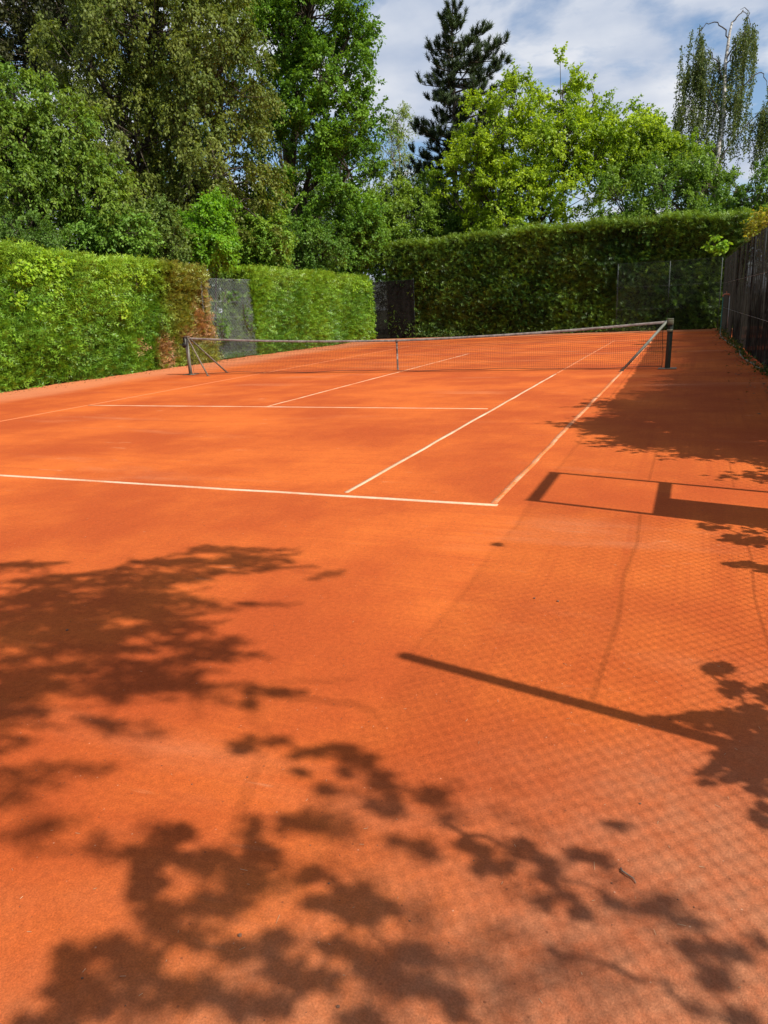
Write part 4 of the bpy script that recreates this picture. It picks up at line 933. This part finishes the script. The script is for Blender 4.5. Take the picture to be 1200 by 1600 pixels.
leaf_patch("ivy", "yellow green climber strand hanging down the middle of the long hedge", "climber", [((X, 12.3, 2.9), 0.5, 0.2), ((X, 11.9, 2.45), 0.22, 0.4), ((X, 12.4, 1.9), 0.22, 0.3), ((X, 13.3, 2.8), 0.3, 0.25)], 260, 0.10, 0.08, (0.26, 0.42, 0.03), (0.42, 0.58, 0.05), 201, (1, 0, 0))
leaf_patch("ivy", "small dark leaved climber at the foot of the long hedge", "climber", [((X, 11.0, 1.2), 0.4, 0.35), ((X, 10.3, 0.6), 0.5, 0.3), ((X, 14.3, 1.5), 0.25, 0.3)], 170, 0.08, 0.07, (0.12, 0.25, 0.04), (0.26, 0.40, 0.08), 202, (1, 0, 0))
leaf_patch("ivy", "yellow green climber over the corner end of the far left hedge piece", "climber", [((X, 29.3, 2.7), 0.6, 0.3), ((X, 30.6, 2.8), 0.6, 0.4), ((X, 31.1, 2.1), 0.3, 0.9), ((X, 31.2, 1.0), 0.25, 0.7)], 230, 0.12, 0.09, (0.24, 0.42, 0.03), (0.38, 0.56, 0.05), 203, (1, 0, 0))
leaf_patch("ivy", "leafy strand climbing the grey wire panel", "climber", [((X-0.1, 19.3, 1.6), 0.22, 0.5), ((X-0.1, 19.7, 1.2), 0.3, 0.3), ((X-0.1, 17.7, 1.2), 0.5, 0.6), ((X-0.2, 18.4, 2.3), 0.7, 0.3)], 75, 0.12, 0.09, (0.07, 0.17, 0.03), (0.16, 0.28, 0.06), 204, (1, 0, 0))
leaf_patch("leafy_shoot", "lime yellow leafy shoot in the far right corner above the fence", "plant", [((1.70, 29.6, 3.40), 0.18, 0.18), ((2.10, 29.6, 3.35), 0.36, 0.24), ((2.35, 29.6, 3.5), 0.22, 0.2), ((1.95, 29.6, 3.75), 0.22, 0.13)], 340, 0.17, 0.12, (0.22, 0.40, 0.02), (0.36, 0.55, 0.04), 205, (0, -1, 0))
plant("shrub", "yellowing shrub showing over the top of the screened fence", "shrub", (3.55, 20.0), [(3.3, 20.5, 3.35, 0.45, 0.35), (3.3, 18.6, 3.3, 0.4, 0.3), (3.4, 22.5, 3.4, 0.5, 0.45), (3.5, 16.8, 3.2, 0.3, 0.4)], 60, 7, 12, 0.35, 0.10, 0.075, (0.12, 0.19, 0.025), (0.25, 0.24, 0.04), seed=206, trunk=0.06, stems=2, mat=M_leaf_thin, cvar=0.35)

# weeds along the hedge feet (nobody could count them)
def weeds(label, segs, n, seed, c1, c2, L=0.07, hmax=0.22):
    r = np.random.default_rng(seed); P, A = [], []
    for (p0, p1, wd, nn) in segs:
        p0 = np.array(p0); p1 = np.array(p1); t = r.uniform(0, 1, nn)
        nrm2 = np.array([-(p1-p0)[1], (p1-p0)[0]]); nrm2 = nrm2/np.linalg.norm(nrm2)
        den = 0.5+0.5*lump(t*np.linalg.norm(p1-p0)*1.3, t*0, seed, 1.0); keep = r.uniform(0, 1, nn) < den.clip(0.15, 1); t = t[keep]
        q = p0 + (p1-p0)*t[:, None] + nrm2*(np.sign(wd)*np.abs(r.normal(0, abs(wd), len(t))))[:, None]
        z = np.abs(r.normal(0, hmax*0.5, len(t))) + 0.01
        P.append(np.c_[q, z]); A.append(r.normal(0, 0.6, (len(t), 3)) + np.array([0, 0, 0.4]))
    P = np.concatenate(P); A = np.concatenate(A); k = len(P); m = r.uniform(0, 1, (k, 1))
    C = (np.array(c1)*(1-m)+np.array(c2)*m)*r.uniform(0.7, 1.3, (k, 1))
    o = leaves(P, A, nrm(r.normal(0, 0.5, (k, 3)) + np.array([0.4, 0, 0.8])), L*r.uniform(0.6, 1.3, k), L*0.75*r.uniform(0.6, 1.2, k), C, M_leaf, "weeds", None)
    tag(o, label, "weeds", kind='stuff')
weeds("low green weeds along the foot of the left hedges", [((LX-0.15, 31.2), (LX-0.15, 3.0), -0.28, 9000), ((LX-0.05, 26.0), (LX-0.05, 15.5), -0.4, 5000)], 0, 210, (0.05, 0.12, 0.025), (0.14, 0.25, 0.05))
weeds("sparse weeds along the foot of the right fence", [((2.72, 10.5), (2.40, 30.5), 0.10, 1500), ((2.85, 5.0), (2.78, 11.0), 0.08, 500)], 0, 212, (0.04, 0.08, 0.02), (0.12, 0.16, 0.04), 0.07, 0.22)
weeds("low weeds along the foot of the far hedge", [((-12.0, FY-0.05), (2.3, FY-0.05), -0.25, 5000)], 0, 211, (0.06, 0.12, 0.025), (0.15, 0.22, 0.05), 0.09, 0.3)

# ------------------------------------------------------------------ trees beyond the right fence (their shade lies on the court)
RT = "trees beyond the right fence"
def shade_tree(lab, base, lobes, ncl, seed, lv=14):
    plant("shade_tree", lab, "tree", base, lobes, ncl, 7, lv, 0.5, 0.11, 0.075, (0.04, 0.10, 0.018), (0.09, 0.18, 0.03), seed=seed, trunk=0.12, group=RT, inner=0.2)
shade_tree("shade tree beyond the fence casting the leafy shadow before the net", (4.5, 4.4), [(4.2, 3.6, 3.2, 1.0, 1.0), (4.3, 2.3, 2.4, 0.8, 0.8), (4.4, 5.2, 3.1, 1.2, 1.1), (4.4, 4.2, 2.0, 1.3, 1.0), (4.3, 1.4, 1.5, 0.7, 1.0), (4.1, 2.6, 2.9, 0.8, 0.7), (4.5, 6.6, 2.7, 1.2, 1.0)], 380, 301, 19)
shade_tree("shade tree beyond the fence beside the net post", (5.0, 9.2), [(4.7, 8.2, 2.7, 1.2, 1.0), (4.7, 10.0, 2.9, 1.1, 1.0), (4.9, 9.2, 1.5, 1.3, 1.0), (4.7, 11.6, 2.5, 1.0, 0.9), (4.6, 7.0, 2.2, 1.0, 1.0)], 270, 302, 18)
shade_tree("shade tree beyond the fence past the net", (5.6, 14.6), [(5.4, 13.6, 3.0, 1.1, 1.1), (5.5, 15.6, 3.0, 1.1, 1.1), (5.5, 14.6, 1.6, 1.3, 1.0)], 170, 303, 18)
shade_tree("shade tree beyond the middle of the screened fence", (6.3, 20.6), [(6.1, 19.6, 3.2, 1.2, 1.2), (6.2, 21.8, 3.2, 1.2, 1.2), (6.2, 20.6, 1.6, 1.4, 1.0)], 170, 304, 18)
shade_tree("shade tree beyond the far end of the screened fence", (6.9, 27.0), [(6.8, 26.0, 3.4, 1.3, 1.3), (6.8, 28.4, 3.4, 1.3, 1.3), (6.8, 27, 1.6, 1.4, 1.0)], 170, 305, 18)

# ------------------------------------------------------------------ sycamore overhanging the near fence and climbers on it
NEAR = [
    ('high', 5.20, 0.075,
     [(-1.47,-1.67,0.40,0.10,-0.13,0.19,50),(-1.01,-1.76,0.29,0.08,-0.08,0.13,14),(-1.62,-2.03,0.42,0.11,-0.16,0.21,87),(-1.91,-2.41,0.44,0.12,-0.24,0.25,137),(-2.64,-2.31,0.18,0.05,-0.24,0.22,26),(-1.90,-2.86,0.33,0.10,-0.35,0.32,145),(-1.43,-2.81,0.35,0.10,-0.29,0.31,145),(-1.19,-2.61,0.21,0.06,-0.21,0.27,40),(-0.78,-2.96,0.19,0.06,-0.11,0.14,28),(-0.56,-2.99,0.18,0.06,-0.04,0.05,5),(-1.20,-3.28,0.39,0.12,-0.23,0.23,113),(-0.78,-3.23,0.20,0.06,-0.13,0.15,25),(-1.35,-3.52,0.12,0.04,-0.26,0.23,30),(-0.45,-3.27,0.07,0.02,-0.04,0.06,5),(-0.71,-3.64,0.09,0.03,-0.07,0.08,7),(-2.18,-3.13,0.29,0.09,-1.03,0.81,298),(-1.23,-3.82,0.16,0.05,-0.27,0.22,25),(-0.68,-4.00,0.21,0.07,-0.16,0.15,9),(-0.28,-4.18,0.14,0.05,-0.08,0.08,3),(-0.55,-4.28,0.08,0.03,-0.11,0.09,3),(-0.54,-1.85,0.15,0.04,-0.03,0.06,2),(-0.80,-2.35,0.18,0.05,-0.03,0.05,2)],
     [[(-1.19,-3.73),(-0.90,-3.58),(-0.40,-3.33),(-0.18,-3.15),(0.14,-2.98)],[(-0.14,-3.23),(0.24,-3.19),(0.35,-3.25)],[(-0.41,-3.31),(-0.17,-3.37),(0.00,-3.51)],[(-1.83,-3.18),(-1.41,-2.94),(-1.21,-2.37),(-0.67,-2.39)],[(-1.43,-3.14),(-1.58,-2.20),(-1.14,-1.77),(-0.49,-1.86)],[(-1.38,-3.34),(-0.81,-3.16),(-0.57,-2.98),(-0.38,-2.88)],[(-0.76,-3.51),(-0.67,-3.69)],[(-0.47,-3.36),(-0.33,-3.50)]]),
    ('mid', 3.60, 0.085,
     [(-0.04,-3.62,0.05,0.02,-0.02,0.03,2),(-0.04,-3.54,0.04,0.01,-0.01,0.02,1),(0.07,-3.54,0.06,0.02,-0.01,0.02,1),(0.20,-3.57,0.05,0.02,-0.02,0.04,2),(0.32,-3.51,0.05,0.02,-0.02,0.04,3),(0.39,-3.73,0.06,0.02,-0.02,0.03,2),(0.42,-3.57,0.05,0.02,-0.02,0.04,2),(0.55,-3.63,0.06,0.02,-0.02,0.05,4),(0.58,-3.75,0.06,0.02,-0.02,0.04,3),(0.38,-3.62,0.02,0.01,-0.01,0.02,1),(0.22,-3.68,0.03,0.01,-0.01,0.02,1),(0.72,-3.65,0.06,0.02,-0.01,0.04,3),(0.79,-3.76,0.02,0.01,-0.01,0.02,1),(0.73,-3.90,0.05,0.02,-0.01,0.03,2),(0.79,-3.91,0.03,0.01,-0.01,0.02,1),(0.29,-3.95,0.12,0.04,-0.03,0.05,3),(0.44,-3.88,0.10,0.03,-0.02,0.05,3),(-0.15,-3.21,0.11,0.03,-0.02,0.04,4),(-0.18,-3.31,0.04,0.01,-0.02,0.04,1)],
     [[(0.00,-3.51),(0.25,-3.56),(0.41,-3.57),(0.64,-3.65),(0.82,-3.67)],[(-0.14,-3.61),(0.08,-3.55)]]),
    ('low', 2.50, 0.100,
     [(0.01,-4.09,0.05,0.02,-0.02,0.02,2),(-0.00,-4.20,0.06,0.02,-0.04,0.05,3),(0.15,-4.16,0.08,0.03,-0.02,0.03,2),(0.07,-4.30,0.05,0.02,-0.04,0.05,3),(0.16,-4.38,0.06,0.02,-0.02,0.03,2),(0.29,-4.30,0.09,0.03,-0.02,0.03,2),(0.31,-4.08,0.06,0.02,-0.02,0.03,2),(0.33,-4.17,0.05,0.02,-0.03,0.05,3),(0.51,-4.11,0.07,0.02,-0.01,0.02,1),(0.67,-4.15,0.06,0.02,-0.02,0.05,3),(0.58,-4.18,0.03,0.01,-0.01,0.02,1),(0.75,-4.14,0.04,0.01,-0.01,0.02,1),(0.04,-4.56,0.04,0.01,-0.02,0.02,1),(0.13,-4.49,0.06,0.02,-0.03,0.03,2),(0.24,-4.53,0.05,0.02,-0.04,0.04,3),(0.15,-4.65,0.07,0.03,-0.04,0.05,4),(0.14,-4.71,0.09,0.03,-0.03,0.02,2),(0.31,-4.58,0.05,0.02,-0.03,0.03,1),(0.42,-4.53,0.05,0.02,-0.03,0.03,2),(0.44,-4.41,0.04,0.02,-0.02,0.02,1),(0.58,-4.41,0.05,0.02,-0.01,0.03,1),(0.68,-4.42,0.05,0.02,-0.01,0.03,1),(0.70,-4.30,0.03,0.01,-0.01,0.01,1),(0.89,-4.25,0.05,0.02,-0.01,0.02,1),(0.98,-4.34,0.06,0.02,-0.01,0.02,1),(0.80,-4.32,0.04,0.01,-0.01,0.02,1),(0.81,-4.47,0.03,0.01,-0.01,0.02,1),(0.58,-4.53,0.06,0.02,-0.02,0.03,1),(0.90,-4.35,0.02,0.01,-0.00,0.01,1),(0.30,-4.40,0.08,0.03,-0.02,0.02,1),(0.51,-4.34,0.05,0.02,-0.01,0.02,1)],
     [[(0.30,-4.65),(0.26,-4.45),(0.30,-4.31),(0.38,-4.10)],[(0.66,-4.52),(0.66,-4.35),(0.68,-4.17)],[(1.08,-4.38),(0.88,-4.31),(0.63,-4.14)]]),
    ('right', 2.20, 0.085,
     [(0.92,-3.84,0.04,0.01,-0.01,0.03,2),(1.00,-3.89,0.05,0.02,-0.01,0.03,2),(1.03,-3.80,0.05,0.02,-0.01,0.03,2),(1.13,-3.87,0.04,0.02,-0.01,0.03,2),(1.20,-3.95,0.05,0.02,-0.00,0.03,2),(1.24,-3.77,0.07,0.02,-0.00,0.03,3),(1.30,-3.91,0.04,0.01,-0.00,0.02,1),(1.25,-4.00,0.02,0.01,-0.00,0.03,1),(1.44,-3.89,0.05,0.02,-0.00,0.03,2),(1.51,-3.92,0.04,0.02,-0.00,0.02,1),(1.55,-3.99,0.04,0.01,0.00,0.02,1),(1.62,-3.98,0.04,0.02,0.00,0.02,1),(1.59,-4.06,0.02,0.01,0.00,0.03,1),(1.69,-3.93,0.02,0.01,0.00,0.02,1),(1.64,-4.14,0.02,0.01,0.00,0.04,1),(1.53,-4.17,0.02,0.01,-0.00,0.01,1),(1.30,-3.60,0.02,0.01,-0.00,0.01,1)],
     [[(0.81,-3.77),(1.13,-3.84),(1.30,-3.90)],[(1.19,-4.12),(1.39,-4.12),(1.54,-4.17),(1.62,-4.18)],[(1.46,-3.88),(1.60,-3.99),(1.59,-4.09)]]),
    ('fenceclimb', 1.40, 0.085,
     [(1.60,-2.44,0.08,0.03,0.00,0.05,5),(1.66,-2.62,0.06,0.02,0.00,0.08,5),(1.46,-2.91,0.08,0.03,-0.00,0.05,4),(1.58,-2.90,0.09,0.03,0.00,0.07,6),(1.70,-2.86,0.09,0.03,0.01,0.12,16),(1.79,-2.64,0.05,0.02,0.01,0.11,6),(1.68,-3.12,0.09,0.03,0.00,0.10,12),(1.58,-3.24,0.06,0.02,0.00,0.06,3),(1.74,-3.22,0.04,0.01,0.01,0.15,7),(1.73,-3.44,0.03,0.01,0.00,0.04,1),(1.76,-3.02,0.08,0.03,0.01,0.17,18)],
     [[(1.47,-2.91),(1.67,-2.96),(1.79,-2.96)],[(1.56,-2.42),(1.72,-2.71),(1.80,-2.83)]]),
    ('gateclimb', 1.80, 0.085,
     [(1.66,-0.23,0.12,0.03,0.00,0.10,9),(1.81,-0.49,0.13,0.03,0.00,0.10,13),(1.94,-0.54,0.08,0.02,0.01,0.08,6),(1.78,-1.01,0.09,0.02,0.00,0.06,5),(1.90,-1.05,0.06,0.02,0.01,0.07,4),(1.49,0.00,0.17,0.04,-0.00,0.07,7),(1.96,-0.20,0.12,0.03,0.01,0.13,12)],
     [[(1.58,-0.13),(1.95,-0.56)]]),
    ('veil', 6.6, 0.105,
     [(0.45,-4.35,0.55,0.18,-0.16,0.30,15),(1.25,-4.05,0.45,0.15,-0.05,0.30,8),(0.75,-3.75,0.45,0.15,-0.05,0.25,5),(-0.35,-4.05,0.45,0.15,-0.15,0.25,4)],
     []),
]
def palm_leaf():
    out_ = [(0.0, 0.0), (0.06, -0.30), (0.34, -0.52), (0.36, -0.26), (0.72, -0.40), (0.70, -0.16), (1.0, 0.0), (0.70, 0.16), (0.72, 0.40), (0.36, 0.26), (0.34, 0.52), (0.06, 0.30)]
    T = []
    for a, b in zip(out_, out_[1:]+out_[:1]):
        T.append([(0.34, 0, 0.03), (a[0], a[1], -0.10*abs(a[1])), (b[0], b[1], -0.10*abs(b[1]))])
    return np.array(T)
PALM = palm_leaf()
OVAL = np.array([[(0, 0, 0), (0.45, -0.26, 0.04), (1, 0, -0.05)], [(0, 0, 0), (1, 0, -0.05), (0.45, 0.26, 0.04)]])
OVALW = np.array([[(0, 0, 0), (0.3, -0.36, 0.05), (0.75, -0.26, 0.02)], [(0, 0, 0), (0.75, -0.26, 0.02), (1, 0, -0.06)], [(0, 0, 0), (1, 0, -0.06), (0.75, 0.26, 0.02)], [(0, 0, 0), (0.75, 0.26, 0.02), (0.3, 0.36, 0.05)]])
LIMBS = {'high': [(0.7, -6.1), (-1.0, -5.5), (-1.7, -4.5), (-1.19, -3.73)], 'low': [(0.5, -5.3), (0.30, -4.65)], 'right': [(1.75, -4.6), (1.62, -4.18)], 'mid': [(0.4, -5.4), (0.34, -4.7), (0.22, -4.1), (0.0, -3.51)]}
def out_of_frame(P):      # the photograph shows none of these branches, only their shade
    d = P - np.array(CAM); z = d @ f_; u = d @ r2; v = d @ u2
    return (z < 0.05) | (np.abs(u) > z*0.527 + 0.2) | (np.abs(v) > z*0.702 + 0.2)
def lift(p, h):
    p = np.asarray(p, float); h = np.broadcast_to(np.asarray(h, float), (len(p),))
    return np.c_[p[:, 0] + SUN[0]/SUN[2]*h, p[:, 1] + SUN[1]/SUN[2]*h, h]
syc = empty("sycamore_tree", (5.6, -8.0, 0), "sycamore beside the viewpoint whose leaves shadow the near clay", "tree")
clm = empty("climbing_plant", (3.0, -3.5, 0), "climbing plant on the near fence post casting the shadow at right", "climber")
clg = empty("climbing_plant", (3.0, -0.8, 0), "climbing plant beside the gate casting small leaf shadows", "climber")
def near_foliage():
    r = np.random.default_rng(320)
    wood = {id(x): MB() for x in (syc, clm, clg)}; fol = {id(x): [] for x in (syc, clm, clg)}
    tr = bez((5.6, -8.0, -0.1), (5.4, -8.0, 2.6), (4.7, -7.4, 5.6), 10); wood[id(syc)].tube(tr, np.linspace(0.17, 0.07, 10), 9)
    for name, h, ls, ell, twigs in NEAR:
        root = {'fenceclimb': clm, 'gateclimb': clg}.get(name, syc)
        wd = wood[id(root)]
        flat = root is not syc
        for (cx, cy, ax, ay, bx, by, n) in ell:
            if name == 'high':      # feathery sprays: small twigs with narrow leaves on both sides
                nt_ = int(n*0.5 + 1); k = 9
                a = r.uniform(0, 6.28, nt_); q = np.sqrt(r.uniform(0, 1, nt_))*0.95
                g = np.array([cx, cy]) + (np.cos(a)*q)[:, None]*np.array([ax, ay]) + (np.sin(a)*q)[:, None]*np.array([bx, by])
                th = r.normal(0.30, 0.45, nt_); ln = r.uniform(0.14, 0.38, nt_)
                P0 = lift(g - np.c_[np.cos(th), np.sin(th)]*ln[:, None]*0.5, h + r.normal(0, 0.35, nt_) + 0.25*math.sin(cx*3+cy))
                D = nrm(np.c_[np.cos(th), np.sin(th), r.normal(-0.12, 0.2, nt_)])
                V, F = prisms(P0, P0 + D*ln[:, None], 0.0028); wd.add(V, F)
                t = np.tile(np.linspace(0.1, 1.0, k), nt_); D2 = np.repeat(D, k, 0); sd = np.where(np.arange(nt_*k) % 2, 1.0, -1.0)
                P = np.repeat(P0, k, 0) + D2*(np.repeat(ln, k)*t)[:, None]
                Nm = nrm(SUN + r.normal(0, 0.55, (len(P), 3))); S_ = nrm(np.cross(Nm, D2))
                A = nrm(D2*0.75 + S_*sd[:, None]*r.uniform(0.3, 0.9, (len(P), 1)) + np.array([0, 0, -0.2]))
                size = ls*r.uniform(0.6, 1.15, len(P))
                C = np.array((0.05, 0.12, 0.02))*r.uniform(0.7, 1.5, (len(P), 1))
                fol[id(root)].append(place(OVAL, P, A, Nm, size, C)); continue
            n = int(n*(9.0 if name == 'low' else 3.6) + 1)
            a = r.uniform(0, 6.28, n); q = np.sqrt(r.uniform(0, 1, n))*r.uniform(0.8, 1.25, n)
            g = np.array([cx, cy]) + (np.cos(a)*q)[:, None]*np.array([ax, ay]) + (np.sin(a)*q)[:, None]*np.array([bx, by])
            if flat: hh = (3.02 + r.uniform(-0.05, 0.2, n) - g[:, 0])*SUN[2]/SUN[0]      # stays on the fence
            else: hh = h + 0.15 + np.abs(r.normal(0, 0.55, n)) + 0.25*math.sin(cx*3+cy)
            P = lift(g, hh)
            size = ls*((0.32 + 0.55*r.uniform(0, 1, n)) if name == 'low' else (0.38 + 0.68*r.uniform(0, 1, n)))
            A = nrm(r.normal(0, 0.8, (n, 3)) + np.array([-0.2, 0.2, -0.35]))
            Nm = nrm(SUN*1.1 + r.normal(0, 0.55, (n, 3)))
            A = nrm(A - Nm*(A*Nm).sum(1, keepdims=True)*0.7)
            P = P - A*size[:, None]*0.4
            ok = out_of_frame(P); P, A, Nm, size, n = P[ok], A[ok], Nm[ok], size[ok], int(ok.sum())
            if n == 0: continue
            V, F = prisms(P, P - A*size[:, None]*0.7 + r.normal(0, 0.01, (n, 3)), 0.0014); wd.add(V, F)
            C = np.array((0.05, 0.12, 0.02))*r.uniform(0.7, 1.5, (n, 1))
            od = r.uniform(0, 1, n) < 0.5
            for T_, mk in ((OVALW, od), (PALM, ~od)):
                if mk.any(): fol[id(root)].append(place(T_, P[mk], A[mk], Nm[mk], size[mk], C[mk]))
        for tw in twigs:
            g = np.array(tw)
            t = np.linspace(0, len(g)-1, 4*len(g)); g = np.stack([np.interp(t, np.arange(len(g)), g[:, q]) for q in range(2)], 1)
            hh = (3.02 - g[:, 0])*SUN[2]/SUN[0] if flat else h + 0.25*np.sin(g[:, 0]*3+g[:, 1])
            P = lift(g, hh); P[1:-1] += r.normal(0, 0.010, (len(P)-2, 3))
            wd.tube(P, np.linspace(0.009, 0.004, len(P)), 5)
            if flat: e = P[-1]; wd.tube(bez((3.05, e[1]-0.05, 0.0), (3.1, e[1], e[2]*0.6), e, 6), np.linspace(0.016, 0.008, 6), 5)
        if name in LIMBS:       # limb from the stem to the first spray of this group
            g = np.array(LIMBS[name]); P = lift(g, h + 0.25*np.sin(g[:, 0]*3+g[:, 1]))
            k = int(np.argmin(np.abs(tr[:, 2]-max(2.0, h-0.8)))); P = np.concatenate([tr[k][None], P])
            t = np.linspace(0, len(P)-1, 16); P2 = np.stack([np.interp(t, np.arange(len(P)), P[:, q]) for q in range(3)], 1)
            for _ in range(2): P2[1:-1] = (P2[:-2]+2*P2[1:-1]+P2[2:])/4
            P2[1:-1] += r.normal(0, 0.015, (14, 3)); wd.tube(P2, np.linspace(0.03, 0.009, 16)*(0.35 if name == 'mid' else 1.0), 6)
    # crown of the sycamore out of the frame, enlarged to block sky light
    n = 16000; c = np.array([4.0, -9.0, 6.7]); d = nrm(r.normal(0, 1, (n, 3)))*(r.uniform(0.1, 1, (n, 1))**0.4)
    P = c + d*np.array([3.6, 2.5, 2.1]); C = np.array((0.05, 0.12, 0.02))*r.uniform(0.7, 1.5, (n, 1))
    fol[id(syc)].append(place(OVAL, P, r.normal(0, 1, (n, 3)) + np.array([0, 0, -0.5]), r.normal(0, 0.4, (n, 3)) + np.array([0, 0, 1.0]), 0.14*r.uniform(0.7, 1.2, n), C))
    for k in range(12):
        e = c + nrm(r.normal(0, 1, 3))*np.array([3.0, 2.0, 1.7]); wood[id(syc)].tube(bez(tr[6], (tr[6]+e)/2 + np.array([0, 0, 0.3]), e, 6), np.linspace(0.05, 0.012, 6), 6)
    # one leaf stuck on the fence top wire
    fol[id(clg)].append(place(PALM, np.array([[2.915, -1.62, 2.99]]), np.array([[0.1, 0.9, 0.1]]), np.array([[1.0, 0, 0.4]]), np.array([0.10]), np.array([[0.1, 0.08, 0.03]])))
    for x in (syc, clm, clg):
        w_ = wood[id(x)].build("trunk" if x is syc else "stem", M_bark, x, smooth=True)
        if x is not syc: w_['kind'] = 'stuff'
        V, F, C, n = [], [], [], 0
        for v, f, c_ in fol[id(x)]: V.append(v); F.append(f+n); C.append(c_); n += len(v)
        np_mesh("crown" if x is syc else "leaf_cover", np.concatenate(V), np.concatenate(F), M_leaf, x, np.concatenate(C))['kind'] = 'stuff'
near_foliage()

# ------------------------------------------------------------------ litter on the clay
M_straw = noisy_mat("straw", (0.40, 0.30, 0.16), (0.66, 0.55, 0.36), 30, 0.8, (1, 1, 1), 0.0)
M_stone = noisy_mat("stone", (0.10, 0.045, 0.025), (0.24, 0.12, 0.07), 60, 0.9, (1, 1, 1), 0.3)
M_twig = noisy_mat("dry_twig", (0.16, 0.10, 0.07), (0.34, 0.24, 0.17), 60, 0.9, (1, 1, 1), 0.3)
PEB = [(0.424, -4.357, 0.0060, 'grey pebble half in leaf shade at lower left'), (0.758, -4.451, 0.0045, 'tiny dark pebble near the lower edge'), (1.366, -3.471, 0.0040, 'pale pebble on the dusty patch by the post shadow'), (0.838, -1.878, 0.0080, 'dark pebble on sunlit clay left of the mesh wire shadow'), (-1.565, -2.983, 0.0080, 'dark pebble in the deep shade at left'), (0.708, -1.869, 0.0070, 'dark pebble beyond the long post shadow')]
TWG = (1.357, -3.801)
def litter():
    r = np.random.default_rng(400)
    # straws, denser to the right and near
    n = 2600; x = r.uniform(-3.5, 2.3, n); y = r.uniform(-4.9, -0.5, n)
    w = np.clip((x*0.9 - y - 3.2)*0.32, 0.03, 1.0); keep = r.uniform(0, 1, n) < w*0.55; x, y = x[keep], y[keep]; n = len(x)
    a = r.uniform(0, 6.28, n); l = r.uniform(0.004, 0.016, n)*np.where(r.uniform(0, 1, n) < 0.08, 2.0, 1.0)
    A = np.c_[x, y, np.full(n, 0.002)]; B = A + np.c_[np.cos(a)*l, np.sin(a)*l, r.uniform(0, 0.004, n)]
    V, F = prisms(A, B, 0.0006); tag(np_mesh("dry_grass_bits", V, F, M_straw), "pale dry grass bits scattered over the near clay", "litter", kind='stuff')
    # grit: small squashed octahedra
    n = 1500; x = r.uniform(-3.5, 2.4, n); y = r.uniform(-4.9, 1.5, n); s = 0.0012 + 0.0028*r.uniform(0, 1, n)**3
    o6 = np.array([(1, 0, 0), (0, 1, 0), (-1, 0, 0), (0, -1, 0), (0, 0, 0.7), (0, 0, -0.7)])
    V = np.c_[x, y, s*0.3][:, None] + s[:, None, None]*o6[None]*r.uniform(0.6, 1.3, (n, 6, 1))
    F = np.array([(0, 1, 4), (1, 2, 4), (2, 3, 4), (3, 0, 4), (1, 0, 5), (2, 1, 5), (3, 2, 5), (0, 3, 5)])[None] + np.arange(n)[:, None, None]*6
    tag(np_mesh("grit", V.reshape(-1, 3), F.reshape(-1, 3), M_stone), "small dark grit scattered over the near clay", "grit", kind='stuff')
    # fallen leaves gathered along the fence and hedge feet
    n = 900; q = r.uniform(0, 1, n) < 0.55
    y = np.where(q, r.uniform(5, 30, n), r.uniform(6, 31, n)); x = np.where(q, fx(y) - 0.05 - np.abs(r.normal(0, 0.28, n)), LX + 0.25 + np.abs(r.normal(0, 0.35, n)))
    P = np.c_[x, y, np.full(n, 0.006)]; A = np.c_[r.normal(0, 1, (n, 2)), r.normal(0, 0.12, n)]; Nm = nrm(r.normal(0, 0.25, (n, 3)) + np.array([0, 0, 1.0]))
    C = np.array((0.22, 0.13, 0.06))*r.uniform(0.5, 1.6, (n, 1)); tag(leaves(P, A, Nm, 0.055*r.uniform(0.6, 1.3, n), 0.038*r.uniform(0.6, 1.2, n), C, M_leaf, "fallen_leaves", None), "brown fallen leaves along the fence and hedge feet", "litter", kind='stuff')
    def pebble(x, y, s, lab):
        bm = bmesh.new(); bmesh.ops.create_icosphere(bm, subdivisions=2, radius=s)
        for v in bm.verts: v.co *= r.uniform(0.85, 1.12); v.co.z *= 0.6
        me = bpy.data.meshes.new("pebble"); bm.to_mesh(me); bm.free(); me.materials.append(M_stone)
        o = bpy.data.objects.new("pebble", me); COL.objects.link(o); o.location = (x, y, s*0.35); tag(o, lab, "pebble", "single pebbles on the near clay")
    for (x, y, s, lab) in PEB: pebble(x, y, s, lab)
    def twig(pts, rad, lab):
        m_ = MB(); m_.tube(pts, rad, 6); tag(m_.build("twig", M_twig, smooth=True), lab, "twig", "single twigs on the near clay")
    x, y = TWG
    twig([(x-0.022, y+0.018, 0.004), (x-0.018, y+0.005, 0.006), (x-0.004, y-0.004, 0.007), (x+0.014, y-0.012, 0.005), (x+0.022, y-0.026, 0.003)], [0.0026, 0.003, 0.0026, 0.002, 0.0014], "hooked brown twig on dusty clay at lower right")
litter()
